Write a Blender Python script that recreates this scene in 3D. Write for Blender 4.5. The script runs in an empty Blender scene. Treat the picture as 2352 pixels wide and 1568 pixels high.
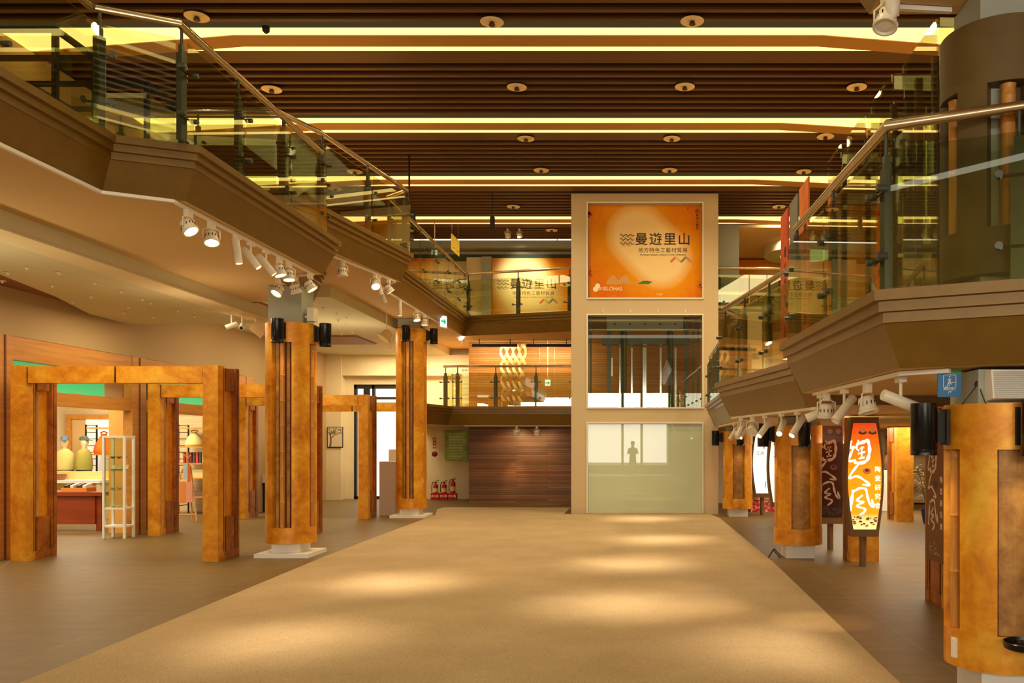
import bpy, bmesh, math, random
from mathutils import Vector, Matrix
S = bpy.context.scene
COL = S.collection
random.seed(7)
# ------------------------------------------------------------------ camera, world, exposure
CH, FPX, VPX, VPY = 1.7, 2000.0, 1451.0, 1018.0          # eye height, focal length and vanishing point for a 2352 x 1568 picture
cam = bpy.data.cameras.new('camera'); camo = bpy.data.objects.new('camera', cam); COL.objects.link(camo)
camo.location = (0, 0, CH); camo.rotation_euler = (math.pi/2, 0, 0)
cam.sensor_width = 36; cam.lens = 36*FPX/2352
cam.shift_x = (1176-VPX)/2352; cam.shift_y = (VPY-784)/2352
cam.clip_start = 0.05
S.camera = camo
S.view_settings.view_transform = 'Standard'; S.view_settings.look = 'None'
S.view_settings.exposure = 0.0; S.view_settings.gamma = 1.0; S.view_settings.use_curve_mapping = False
S.cycles.max_bounces = 8; S.cycles.diffuse_bounces = 4; S.cycles.glossy_bounces = 4
S.cycles.transparent_max_bounces = 32; S.cycles.sample_clamp_indirect = 4
S.cycles.caustics_reflective = False; S.cycles.caustics_refractive = False
wd = bpy.data.worlds.new('daylight'); S.world = wd; wd.use_nodes = True
wn = wd.node_tree.nodes['Background']; wn.inputs[0].default_value = (1.0, 0.93, 0.80, 1); wn.inputs[1].default_value = 1.5
LIGHT = 1.0
def lamp(kind, name, loc, power, color, size=0.1, to=None, angle=60, blend=0.6, sy=None):
    l = bpy.data.lights.new(name, kind); l.energy = power*LIGHT; l.color = color
    o = bpy.data.objects.new(name, l); o.location = loc; COL.objects.link(o)
    if kind == 'AREA':
        l.size = size
        if sy: l.shape = 'RECTANGLE'; l.size_y = sy
    else: l.shadow_soft_size = size
    if kind == 'SPOT': l.spot_size = math.radians(angle); l.spot_blend = blend
    if to is not None: o.rotation_euler = (Vector(to)-Vector(loc)).to_track_quat('-Z', 'Y').to_euler()
    return o
WARM = (1.0, 0.70, 0.34)
SOFT = (1.0, 0.80, 0.52)
# daylight falling through the glazed entrance front behind the viewer
lamp('AREA', 'entrance_daylight', (-0.3, -8.1, 1.7), 200, (1.0, 0.9, 0.74), 4.6, to=(-0.3, 12, 1.7), sy=2.2)
lamp('AREA', 'entrance_daylight', (-2.5, -8.1, 4.15), 700, (1.0, 0.9, 0.74), 20, to=(-2.5, 12, 3.6), sy=0.9)

# ------------------------------------------------------------------ helpers
def lin(c):
    return tuple(((x/255)/12.92 if x/255 <= 0.04045 else ((x/255+0.055)/1.055)**2.4) for x in c)
def P(px, py, Y):                       # the place in the hall seen at a picture point, at depth Y
    return Vector(((px-VPX)*Y/FPX, Y, CH+(VPY-py)*Y/FPX))
def FP(px, py):                         # a floor point
    Y = CH*FPX/(py-VPY); return Vector(((px-VPX)*Y/FPX, Y, 0))
ORG = {}
class MB:
    def __init__(s): s.v = []; s.f = []; s.m = []
    def add(s, vs, fs, m=0):
        b = len(s.v); s.v += [Vector(v) for v in vs]; s.f += [tuple(i+b for i in f) for f in fs]; s.m += [m]*len(fs); return s
    def box(s, x0, y0, z0, x1, y1, z1, m=0):
        if x0 > x1: x0, x1 = x1, x0
        if y0 > y1: y0, y1 = y1, y0
        if z0 > z1: z0, z1 = z1, z0
        return s.add([(x0,y0,z0),(x1,y0,z0),(x1,y1,z0),(x0,y1,z0),(x0,y0,z1),(x1,y0,z1),(x1,y1,z1),(x0,y1,z1)],
                     [(0,3,2,1),(4,5,6,7),(0,1,5,4),(1,2,6,5),(2,3,7,6),(3,0,4,7)], m)
    def obox(s, c, sx, sy, sz, rz=0, m=0, rx=0, ry=0):
        M = Matrix.Translation(Vector(c)) @ Matrix.Rotation(rz,4,'Z') @ Matrix.Rotation(ry,4,'Y') @ Matrix.Rotation(rx,4,'X')
        q = MB().box(-sx/2,-sy/2,-sz/2,sx/2,sy/2,sz/2)
        return s.add([M @ v for v in q.v], q.f, m)
    def prism(s, poly, z0, z1, m=0, ms=None):          # poly in XY counter-clockwise
        n = len(poly)
        s.add([(x,y,z0) for x,y in poly]+[(x,y,z1) for x,y in poly], [tuple(range(n-1,-1,-1))], m)
        b = len(s.v)-2*n
        s.f += [tuple(b+n+i for i in range(n))]; s.m += [m]
        for i in range(n):
            j = (i+1) % n; s.f.append((b+i, b+j, b+n+j, b+n+i)); s.m.append(m if ms is None else ms)
        return s
    def slab(s, poly, o, u, w, n, t, m=0):             # flat poly (a,b) on axes u,w from o, thickness t along n
        o, u, w, n = map(Vector, (o,u,w,n)); k = len(poly)
        f = [o+u*a+w*b for a,b in poly]
        s.add(f+[p+n*t for p in f], [tuple(range(k-1,-1,-1)), tuple(range(k,2*k))]+[(i,(i+1)%k,k+(i+1)%k,k+i) for i in range(k)], m); return s
    def tube(s, pts, r, n=10, m=0, closed=False, cap=True):
        pts = [Vector(p) for p in pts]; L = len(pts); rings = []; up = None
        rr = r if isinstance(r, (list, tuple)) else [r]*L
        for i in range(L):
            a = pts[i-1] if (i > 0 or closed) else pts[i]; c = pts[(i+1)%L] if (i < L-1 or closed) else pts[i]
            t = (c-a).normalized() if (c-a).length > 1e-9 else Vector((0,0,1))
            if up is None:
                up = Vector((0,0,1)) if abs(t.z) < 0.9 else Vector((1,0,0))
            x = t.cross(up)
            if x.length < 1e-6: x = t.orthogonal()
            x.normalize(); y = x.cross(t).normalized(); up = y
            k = 1.0
            if 0 < i < L-1:
                d1 = (pts[i]-pts[i-1]).normalized(); d2 = (pts[i+1]-pts[i]).normalized()
                k = 1/max(0.6, math.sqrt(max(0.0,(1+d1.dot(d2))/2)))
            rings.append([pts[i]+(x*math.cos(2*math.pi*j/n)+y*math.sin(2*math.pi*j/n))*rr[i]*k for j in range(n)])
        b = len(s.v)
        for q in rings: s.v += q
        for i in range(L if closed else L-1):
            i2 = (i+1) % L
            for j in range(n):
                s.f.append((b+i*n+j, b+i*n+(j+1)%n, b+i2*n+(j+1)%n, b+i2*n+j)); s.m.append(m)
        if cap and not closed:
            s.f.append(tuple(b+j for j in range(n-1,-1,-1))); s.m.append(m)
            s.f.append(tuple(b+(L-1)*n+j for j in range(n))); s.m.append(m)
        return s
    def lathe(s, prof, c=(0,0,0), n=24, m=0, M=None, capb=True, capt=True):
        c = Vector(c); b = len(s.v)
        for r, z in prof:
            for j in range(n):
                v = Vector((r*math.cos(2*math.pi*j/n), r*math.sin(2*math.pi*j/n), z))
                s.v.append(c + (M @ v if M else v))
        for i in range(len(prof)-1):
            for j in range(n):
                s.f.append((b+i*n+j, b+i*n+(j+1)%n, b+(i+1)*n+(j+1)%n, b+(i+1)*n+j)); s.m.append(m)
        if capb: s.f.append(tuple(b+j for j in range(n-1,-1,-1))); s.m.append(m)
        if capt: s.f.append(tuple(b+(len(prof)-1)*n+j for j in range(n))); s.m.append(m)
        return s
    def ribbon(s, pts, w, o, u, q, n, t, m=0):         # a flat stroke along (a,b) points; w one width or one per point
        P2 = [Vector((a,b)) for a,b in pts]; L = len(P2); lft = []; rgt = []
        ww = w if isinstance(w,(list,tuple)) else [w]*L
        for i in range(L):
            d = (P2[min(i+1,L-1)]-P2[max(i-1,0)]); d = d.normalized() if d.length > 1e-9 else Vector((1,0))
            nn = Vector((-d.y, d.x)); lft.append(P2[i]+nn*ww[i]/2); rgt.append(P2[i]-nn*ww[i]/2)
        for i in range(L-1):
            s.slab([tuple(rgt[i]),tuple(rgt[i+1]),tuple(lft[i+1]),tuple(lft[i])], o, u, q, n, t, m)
        return s
    def build(s, name, mats, parent=None, smooth=False, origin=None):
        me = bpy.data.meshes.new(name)
        if parent is not None: org = ORG[parent]
        elif origin is not None: org = Vector(origin)
        else: org = Vector((0,0,0))
        if parent is not None and origin is not None:
            loc = Vector(origin)-org; org2 = Vector(origin)
        else:
            loc = Vector((0,0,0)) if parent is not None else org; org2 = org
        me.from_pydata([tuple(v-org2) for v in s.v], [], s.f); me.update()
        mats = mats if isinstance(mats, (list,tuple)) else [mats]
        for k in mats: me.materials.append(k)
        if len(mats) > 1: me.polygons.foreach_set('material_index', s.m)
        bm = bmesh.new(); bm.from_mesh(me); bmesh.ops.recalc_face_normals(bm, faces=bm.faces); bm.to_mesh(me); bm.free()
        if smooth:
            me.polygons.foreach_set('use_smooth', [True]*len(me.polygons)); me.set_sharp_from_angle(angle=math.radians(38))
        o = bpy.data.objects.new(name, me); COL.objects.link(o); o.location = loc
        if parent is not None: o.parent = parent
        ORG[o] = org2
        return o
def tag(o, label=None, cat=None, group=None, kind=None):
    if label: o['label'] = label
    if cat: o['category'] = cat
    if group: o['group'] = group
    if kind: o['kind'] = kind
    return o
def thing(name, label, cat, loc=(0,0,0), group=None, kind=None):
    o = bpy.data.objects.new(name, None); o.empty_display_size = 0.1; COL.objects.link(o); o.location = loc; ORG[o] = Vector(loc)
    return tag(o, label, cat, group, kind)
def struct(mb, name, mats, label=None, cat=None, smooth=False):
    return tag(mb.build(name, mats, smooth=smooth), label, cat, kind='structure')
def dup(o, delta, label=None, group=None):
    def rec(a, par):
        c = a.copy(); COL.objects.link(c)
        if par is not None: c.parent = par
        for ch in list(a.children): rec(ch, c)
        return c
    r = rec(o, None); r.location = Vector(o.location)+Vector(delta)
    if label: r['label'] = label
    if group: r['group'] = group
    return r
def text(body, size, o, u, w, n, m, parent, name='lettering', align='CENTER', offset=0.0, extrude=0.0015, sx=1.0, space=1.0):
    c = bpy.data.curves.new(name, 'FONT'); c.body = body; c.size = size; c.align_x = align; c.align_y = 'CENTER'
    c.offset = offset; c.extrude = extrude; c.space_character = space; c.resolution_u = 3
    t = bpy.data.objects.new(name, c); COL.objects.link(t)
    bpy.context.view_layer.update()
    me = bpy.data.meshes.new_from_object(t.evaluated_get(bpy.context.evaluated_depsgraph_get()))
    bpy.data.objects.remove(t); bpy.data.curves.remove(c)
    u, w, n = Vector(u), Vector(w), Vector(n); org = ORG[parent] if parent is not None else Vector((0,0,0))
    for v in me.vertices:
        q = Vector(o)+u*(v.co.x*sx)+w*v.co.y+n*v.co.z; v.co = q-org
    me.materials.clear(); me.materials.append(m); me.name = name
    ob = bpy.data.objects.new(name, me); COL.objects.link(ob)
    if parent is not None: ob.parent = parent
    ORG[ob] = org
    return ob

# ------------------------------------------------------------------ materials
class NT:
    def __init__(s, name):
        s.mat = bpy.data.materials.new(name); s.mat.use_nodes = True; s.t = s.mat.node_tree; s.n = s.t.nodes; s.b = s.n['Principled BSDF']
    def node(s, ty, **k):
        q = s.n.new(ty)
        for a, v in k.items(): setattr(q, a, v)
        return q
    def link(s, a, b): s.t.links.new(a, b)
    def pos(s, scale=(1,1,1), obj=False):
        if obj: c = s.node('ShaderNodeTexCoord').outputs['Object']
        else: c = s.node('ShaderNodeNewGeometry').outputs['Position']
        mp = s.node('ShaderNodeMapping'); mp.inputs['Scale'].default_value = scale; s.link(c, mp.inputs[0]); return mp.outputs[0]
    def noise(s, vec, scale, detail=4, rough=0.55, dist=0.0):
        q = s.node('ShaderNodeTexNoise'); q.inputs['Scale'].default_value = scale; q.inputs['Detail'].default_value = detail
        q.inputs['Roughness'].default_value = rough; q.inputs['Distortion'].default_value = dist; s.link(vec, q.inputs['Vector']); return q.outputs['Fac']
    def ramp(s, fac, stops):
        q = s.node('ShaderNodeValToRGB'); e = q.color_ramp.elements
        while len(e) < len(stops): e.new(0.5)
        for k, (p, c) in enumerate(stops): e[k].position = p; e[k].color = (*lin(c), 1)
        s.link(fac, q.inputs[0]); return q.outputs[0]
    def mix(s, fac, a, b, mode='MIX'):
        q = s.node('ShaderNodeMix', data_type='RGBA', blend_type=mode)
        for v, i in ((fac,0),(a,6),(b,7)):
            if isinstance(v, (int,float)): q.inputs[i].default_value = v
            elif isinstance(v, tuple): q.inputs[i].default_value = (*lin(v),1)
            else: s.link(v, q.inputs[i])
        return q.outputs[2]
    def math(s, op, a, b=None, c=None, clamp=False):
        q = s.node('ShaderNodeMath', operation=op); q.use_clamp = clamp
        for i, v in enumerate((a,b,c)):
            if v is None: continue
            if isinstance(v,(int,float)): q.inputs[i].default_value = v
            else: s.link(v, q.inputs[i])
        return q.outputs[0]
    def bump(s, h, strength=0.3, dist=0.01):
        q = s.node('ShaderNodeBump'); q.inputs['Strength'].default_value = strength; q.inputs['Distance'].default_value = dist
        s.link(h, q.inputs['Height']); s.link(q.outputs[0], s.b.inputs['Normal'])
def M(name, rgb, rough=0.5, metal=0.0, spec=0.5, emit=0.0, vary=0.0, vscale=6, coat=0.0):
    k = NT(name); b = k.b; b.inputs['Roughness'].default_value = rough; b.inputs['Metallic'].default_value = metal
    b.inputs['Specular IOR Level'].default_value = spec; b.inputs['Coat Weight'].default_value = coat
    b.inputs['Base Color'].default_value = (*lin(rgb),1)
    if emit:
        b.inputs['Emission Color'].default_value = (*lin(rgb),1); b.inputs['Emission Strength'].default_value = emit
    if vary:
        f = k.noise(k.pos(), vscale, 3)
        lo = tuple(x*(1-vary) for x in rgb); hi = tuple(min(255,x*(1+vary*0.6)) for x in rgb)
        k.link(k.ramp(f, [(0.3,lo),(0.7,hi)]), b.inputs['Base Color'])
    return k.mat
def gilt(name, a, b_, c, rough=0.38, scale=3.0):        # mottled bronze-gold lacquer
    k = NT(name); v = k.pos()
    f1 = k.noise(v, scale, 5, 0.6, 0.8); f2 = k.noise(v, scale*5, 4, 0.6, 0.4)
    f = k.math('ADD', k.math('MULTIPLY', f1, 0.72), k.math('MULTIPLY', f2, 0.28))
    k.link(k.ramp(f, [(0.32,a),(0.5,b_),(0.68,c)]), k.b.inputs['Base Color'])
    k.b.inputs['Roughness'].default_value = rough; k.b.inputs['Metallic'].default_value = 0.25
    k.bump(f2, 0.06, 0.01); return k.mat
def boards(name, c1, c2, dark, row, length, axes='XZ', rough=0.5, mortar=0.06, grain=18):
    k = NT(name); g = k.node('ShaderNodeNewGeometry').outputs['Position']; sp = k.node('ShaderNodeSeparateXYZ'); k.link(g, sp.inputs[0])
    cb = k.node('ShaderNodeCombineXYZ'); k.link(sp.outputs[axes[0]], cb.inputs[0]); k.link(sp.outputs[axes[1]], cb.inputs[1])
    br = k.node('ShaderNodeTexBrick'); br.offset = 0.37; br.offset_frequency = 2; br.squash = 1.0
    k.link(cb.outputs[0], br.inputs['Vector'])
    for i, c in (('Color1',c1),('Color2',c2),('Mortar',dark)): br.inputs[i].default_value = (*lin(c),1)
    br.inputs['Scale'].default_value = 1.0; br.inputs['Brick Width'].default_value = length; br.inputs['Row Height'].default_value = row
    br.inputs['Mortar Size'].default_value = row*mortar; br.inputs['Bias'].default_value = 0.0
    mp = k.node('ShaderNodeMapping'); mp.inputs['Scale'].default_value = (1.5, grain*2, 1); k.link(cb.outputs[0], mp.inputs[0])
    f = k.noise(mp.outputs[0], 1.2, 4)
    k.link(k.mix(0.35, br.outputs['Color'], k.ramp(f, [(0.3,(90,70,50)),(0.7,(255,245,230))]), 'MULTIPLY'), k.b.inputs['Base Color'])
    k.b.inputs['Roughness'].default_value = rough; k.bump(br.outputs['Fac'], 0.4, -0.006); return k.mat
def grain(name, c1, c2, axis='Z', scale=2.0, rough=0.45):
    k = NT(name); sc = {'X':(0.6,9,9),'Y':(9,0.6,9),'Z':(9,9,0.6)}[axis]
    f = k.noise(k.pos(sc), scale, 5, 0.6, 0.6)
    k.link(k.ramp(f, [(0.3,c1),(0.7,c2)]), k.b.inputs['Base Color']); k.b.inputs['Roughness'].default_value = rough; return k.mat
def glass(name, tint=(0.83,0.86,0.70), base=0.09, gain=0.95, rough=0.0):
    k = NT(name); k.n.remove(k.b)
    lw = k.node('ShaderNodeLayerWeight'); lw.inputs[0].default_value = 0.5
    f = k.math('ADD', k.math('MULTIPLY', k.math('POWER', lw.outputs['Facing'], 4.0), gain), base, clamp=True)
    t = k.node('ShaderNodeBsdfTransparent'); t.inputs[0].default_value = (*tint,1)
    g = k.node('ShaderNodeBsdfGlossy'); g.inputs['Roughness'].default_value = rough; g.inputs['Color'].default_value = (0.95,0.97,0.92,1)
    m = k.node('ShaderNodeMixShader'); k.link(f, m.inputs[0]); k.link(t.outputs[0], m.inputs[1]); k.link(g.outputs[0], m.inputs[2])
    k.link(m.outputs[0], k.n['Material Output'].inputs[0]); return k.mat

def m_floor():
    k = NT('floor_tile'); g = k.pos()
    br = k.node('ShaderNodeTexBrick'); br.offset = 0.0; k.link(g, br.inputs['Vector'])
    for i, c in (('Color1',(140,116,74)),('Color2',(132,110,70)),('Mortar',(164,136,90))): br.inputs[i].default_value = (*lin(c),1)
    br.inputs['Scale'].default_value = 1.0; br.inputs['Brick Width'].default_value = 2.4; br.inputs['Row Height'].default_value = 2.4; br.inputs['Mortar Size'].default_value = 0.006
    f = k.noise(k.pos((1,3,1)), 2.2, 6, 0.65)
    k.link(k.mix(0.55, br.outputs['Color'], k.ramp(f, [(0.25,(120,105,80)),(0.75,(235,225,205))]), 'MULTIPLY'), k.b.inputs['Base Color'])
    k.b.inputs['Roughness'].default_value = 0.46; k.b.inputs['Specular IOR Level'].default_value = 0.3; return k.mat
def m_carpet():
    k = NT('tan_carpet'); v = k.pos()
    f = k.noise(v, 190, 2, 0.7); f2 = k.noise(v, 1.3, 4)
    c = k.ramp(f, [(0.3,(158,134,102)),(0.7,(216,192,156))])
    k.link(k.mix(0.25, c, k.ramp(f2, [(0.3,(190,170,140)),(0.7,(255,250,240))]), 'MULTIPLY'), k.b.inputs['Base Color'])
    k.b.inputs['Roughness'].default_value = 0.95; k.b.inputs['Specular IOR Level'].default_value = 0.1; k.bump(f, 0.5, 0.004); return k.mat
FLOOR, CARPET = m_floor(), m_carpet()
SLAT = M('ceiling_slat_brown', (98,64,22), 0.5, 0.1)
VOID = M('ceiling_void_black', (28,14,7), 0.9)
BLADE = M('ceiling_panel_tan', (190,140,64), 0.6)
COVE = M('cove_glow', (255,230,142), 0.5, emit=1.65)
FASCIA = M('bronze_brown_panel', (124,92,30), 0.34, 0.2, vary=0.05)
SOFFIT = M('cream_soffit', (214,180,124), 0.8)
CREAM = M('cream_wall', (232,214,172), 0.8, vary=0.03, vscale=1.5)
PALE = M('pale_green_white_plaster', (214,208,172), 0.8)
WHITE = M('white_paint', (240,236,226), 0.5)
TOWERW = M('ivory_panel', (208,186,150), 0.55)
GREYP = M('grey_painted_column', (168,172,158), 0.6)
STEEL = M('brushed_steel', (200,180,150), 0.22, 0.95)
POST = M('grey_green_steel_post', (84,86,74), 0.35, 0.6)
CHROME = M('polished_chrome', (225,225,225), 0.12, 1.0)
BLACK = M('black_enamel', (20,20,20), 0.22, 0.3)
MATT = M('matt_black', (24,20,18), 0.6)
DARK = M('dark_bronze', (70,54,36), 0.45, 0.3)
LAMPW = M('white_lamp_housing', (238,228,206), 0.35)
BULB = M('lit_bulb', (255,222,160), 0.5, emit=14)
GLASS = glass('clear_green_tinted_glass')
DOORG = glass('clear_door_glass', (0.95,0.97,0.94), 0.03, 0.6)
LIFTG = glass('lift_shaft_glass', (0.90,0.94,0.90), 0.06, 0.9)
GILT = gilt('gilt_lacquer', (186,106,20), (226,150,32), (244,190,62), scale=2.4)
GILTD = gilt('dark_gilt_lacquer', (112,58,18), (164,92,28), (196,124,40), scale=3.2)
GILTL = gilt('amber_gilt_lacquer', (196,110,14), (236,152,24), (246,186,52), scale=2.8)
GILTP = gilt('weathered_gilt_panel', (120,78,38), (160,112,52), (186,142,72), 0.5, 5)
GROOVE = M('groove_black', (22,14,8), 0.8)
BAMBOO = grain('bamboo_cane', (176,110,36), (214,150,66), 'Z', 2.0, 0.35)
BAMBOOP = grain('pale_bamboo_cane', (206,150,76), (240,196,124), 'Z', 2.0, 0.35)
SHOPW = grain('teak_shopfront', (190,122,40), (216,150,62), 'Y', 1.4)
WOODH = boards('honey_wood_strips', (204,140,60), (224,166,86), (120,72,28), 0.066, 2.6)
WOODB = boards('brown_wood_strips', (150,102,64), (108,72,46), (60,40,26), 0.06, 2.4)
CANE = boards('bamboo_board_ceiling', (150,98,44), (172,118,58), (66,36,14), 0.09, 2.5, 'XY')
CHERRY = grain('cherry_desk', (124,46,14), (150,62,22), 'X', 1.4)
PINE = grain('pine_wood', (214,160,88), (238,190,120), 'Z', 1.6)
RED = M('fire_red', (190,18,14), 0.35)
# ------------------------------------------------------------------ the setting
struct(MB().box(-16,-9,-0.2,10,27.2,0), 'floor', FLOOR)
tag(MB().prism([(-4.0,-3),(1.85,-3),(1.9,6.2),(2.02,12.5),(2.0,19.6),(1.9,20.85),(-1.62,20.85),(-1.62,23.1),(-5.0,23.1),(-5.0,22.4),(-4.66,20.7),(-4.64,16),(-4.6,13),(-4.36,7)],0,0.008)
    .build('carpet', CARPET), 'wide tan carpet runner laid along the middle of the hall', 'carpet')
ZC = 7.76
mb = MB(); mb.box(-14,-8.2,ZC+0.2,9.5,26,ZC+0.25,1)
YK = [12.81+3.53*k for k in range(-5,4)]
for yk in YK:
    mb.box(-14,yk+0.64,ZC,9.5,yk+1.07,ZC+0.05)
    for i in range(8):
        y = yk+1.3+0.272*i
        if y < 25.9: mb.box(-14,y-0.045,ZC,9.5,y+0.045,ZC+0.17)
struct(mb, 'ceiling', [SLAT, VOID])
coves = []
for i, yk in enumerate(YK):
    if yk > 24: continue
    q = [(-14,yk+1.37),(-9.2,yk+0.62),(-5.9,yk+0.09),(2.83,yk+0.09),(6.1,yk+0.62),(9.5,yk+1.2),
         (9.5,yk+1.5),(6.1,yk+0.98),(2.83,yk+0.45),(-5.9,yk+0.45),(-9.2,yk+0.98),(-14,yk+1.7)]
    struct(MB().prism(q, ZC-0.022, ZC-0.01), 'trim_%d' % (i+1), BLADE)
    c = MB().box(-14,yk-0.09,ZC-0.004,9.5,yk+0.63,ZC+0.01).build('cove_light', COVE)
    coves.append(c)
    tag(c, 'warm glowing light cove across the slatted ceiling', 'cove light', 'ceiling light coves')
ords = ['closest to the entrance doors','next to the one at the entrance doors','nearest the entrance','second from the entrance','third from the entrance','fourth from the entrance','fifth from the entrance','sixth from the entrance','farthest from the entrance']
for c, w in zip(coves, ords): c['label'] = 'warm glowing light cove in the slatted ceiling, '+w

def offset_poly(poly, d):
    n = len(poly); out = []
    for i in range(n):
        p0, p1, p2 = (Vector(poly[i-1]), Vector(poly[i]), Vector(poly[(i+1)%n])); d0, d1 = d[i-1], d[i]
        u = (p1-p0).normalized(); v = (p2-p1).normalized(); nu, nv = Vector((-u.y,u.x)), Vector((-v.y,v.x))
        a, b = p1+nu*d0, p1+nv*d1; cr = u.x*v.y-u.y*v.x
        if abs(cr) < 1e-4: out.append(tuple(a)); continue
        t = ((b.x-a.x)*v.y-(b.y-a.y)*v.x)/cr; out.append(tuple(a+u*t))
    return out
PROF = [(0,0),(0,-0.07),(0.035,-0.075),(0.035,-0.14),(0.07,-0.145),(0.07,-0.21),(0.085,-0.215),(0.21,-0.5)]
def balcony(poly, front, zt, name='balcony_slab', th=0.5, label=None):     # poly counter-clockwise, front = indices of edges that show a fascia
    d = [1 if i in front else 0 for i in range(len(poly))]; mb = MB(); n = len(poly); rings = []
    for ins, dz in PROF:
        rings.append([(x,y,zt+dz*(th/0.5)) for x,y in offset_poly(poly, [k*ins for k in d])])
    for r in rings: mb.v += [Vector(p) for p in r]
    for k in range(len(rings)-1):
        for i in range(n):
            j = (i+1) % n; mb.f.append((k*n+i, (k+1)*n+i, (k+1)*n+j, k*n+j)); mb.m.append(0)
    mb.f.append(tuple(range(n))); mb.m.append(1)
    mb.f.append(tuple((len(rings)-1)*n+i for i in range(n-1,-1,-1))); mb.m.append(1)
    return tag(mb.build(name, [FASCIA, SOFFIT]), label, 'balcony', kind='structure')
# west gallery: a lower deck and, one step up, the upper gallery that turns into the bridge at the back
balcony([(-14,-3),(-4.85,-3),(-4.8,8.1),(-4.16,8.39),(-4.13,12.4),(-4.9,12.6),(-5.12,14.6),(-14,14.6)], range(1,6), 4.57, label='lower west gallery deck with stepped bronze fascia')
balcony([(-14,11.6),(-4.66,11.6),(-4.36,12.5),(-3.88,15.5),(-4.35,16.1),(-4.3,23.0),(-1.5,22.1),(2.1,22.0),(9,22.7),(9,26.6),(-14,26.6)], range(0,8), 5.07, label='upper gallery deck running to the bridge behind the lift tower')
balcony([(-9.2,20.8),(-5.3,20.8),(-4.83,23.5),(-1.3,23.5),(-1.3,24.8),(-4.64,24.8),(-4.64,26.6),(-9.2,26.6)][1:7]+[(-6.4,26.6)], [0,1], 2.7, label='first floor bridge deck left of the lift tower')
# east mezzanine
balcony([(8.9,-1),(8.9,9.1),(1.9,9.1),(1.487,8.77),(1.58,5.67),(2.42,5.25),(4.6,4.2),(6.5,-1)], range(2,7), 2.7, label='near east mezzanine deck with stepped bronze fascia')
balcony([(8.9,9.1),(8.9,24.8),(2.2,24.8),(2.12,20.6),(1.72,20.45),(1.58,15.5),(1.55,13.5),(1.24,13.04),(1.72,9.57),(1.9,9.1)], range(3,9), 2.6, label='far east mezzanine deck reaching the lift tower')
balcony([(9,-3),(9,6.3),(1.45,6.3),(1.45,-3)], [1,2], 5.2, label='upper east deck corner above the near pillar')
# lower ceilings of the west side
struct(MB().prism([(-8.1,-3),(-6.38,-3),(-6.38,15.9),(-9.2,15.9),(-9.15,14.7),(-8.55,12.9),(-8.1,11)],3.88,4.069), 'ceiling_panel', PALE)
struct(MB().box(-6.76,-3,3.86,-6.36,15.3,3.88), 'trim_11', CREAM)
struct(MB().box(-9.2,15.9,4.37,-5.5,26.6,4.569), 'ceiling_panel', PALE)
struct(MB().box(-9.19,-3,4.0,-8.0,15.9,4.068), 'ceiling_boards', CANE)
struct(MB().box(-9.0,16.3,4.33,-7.0,18.6,4.372), 'ceiling_boards', CANE)
struct(MB().box(-8.9,21.5,4.33,-6.8,23.2,4.372), 'ceiling_boards', CANE)
# walls
struct(MB().box(-9.4,-3,3.3,-9.2,26.6,7.7).box(-9.4,21.2,0,-9.2,26.6,3.3), 'wall_left', M('tan_wall', (188,158,110), 0.8))
mb = MB(); mb.box(-9.4,26.6,0,-8.5,26.9,7.7).box(-8.5,26.6,3.5,-6.5,26.9,7.7).box(-6.5,26.6,0,9,26.9,7.7)
mb.box(-9.2,26.2,0,-8.75,26.6,4.37).box(-9.2,26.3,3.75,-4.64,26.6,4.37)
struct(mb, 'wall_back', CREAM)
struct(MB().box(-4.64,24.8,0,-1.2,24.95,2.19).box(-4.64,24.95,0,-4.54,26.6,2.19), 'wall_wood', WOODB)
struct(MB().box(-4.64,24.8,2.7,2.3,24.95,4.56).box(-4.64,24.95,2.7,-4.54,26.6,4.56), 'wall_wood', WOODH)
struct(MB().box(2.3,24.8,0,8.9,25.0,2.1).box(2.3,24.8,2.61,8.9,25.0,4.57), 'wall_right_back', CREAM)
struct(MB().box(8.9,-3,0,9.1,26.6,7.7), 'wall_right', CREAM)
struct(MB().box(-14.2,-3,0,-14,26.6,7.7), 'wall_far_left', CREAM)
# top gallery: grey soffit and green band over the mural wall
struct(MB().box(-8,26.0,7.55,9,26.6,7.76), 'ceiling_soffit', GREYP)
struct(MB().box(-8,26.45,7.26,9,26.6,7.44), 'trim_12', M('dark_green_band', (66,84,64), 0.6))
struct(MB().box(-4.97,26.2,5.07,-4.2,26.6,7.3), 'column', CREAM)
struct(MB().box(-4.5,26.1,5.07,-4.2,26.2,7.3), 'column', GREYP)
struct(MB().box(2.2,22.3,5.07,2.75,22.8,7.3), 'column', GREYP)
mb = MB(); mb.box(2.1,22.4,7.25,8.9,26.4,7.32)
struct(mb, 'ceiling_soffit', SOFFIT)
mb = MB().lathe([(1.25,7.0),(1.25,7.25)], (5.0,24.6,0), 40)
ring = mb.build('ceiling_drum', PALE, smooth=True); tag(ring, kind='structure')
struct(MB().lathe([(0.8,6.985),(0.8,6.999)], (5.0,24.6,0), 36), 'ceiling_drum_light', M('pale_green_glow', (205,222,140), 0.5, emit=0.8))
# entrance front behind the viewer
mb = MB(); mb.box(-14,-8.2,0,9,-8,0.45)
for x in (-14,-11,-8,-2.75,-0.6,0.5,2.1,5.5,8.8): mb.box(x,-8.2,0.45,x+0.14,-8,7.7)
mb.box(-14,-8.2,2.8,9,-8,3.7).box(-14,-8.2,4.6,9,-8,7.75).box(-14,-8.2,0.45,-2.75,-8,2.8).box(2.1,-8.2,0.45,9,-8,2.8)
struct(mb, 'wall_front', CREAM)

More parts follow.
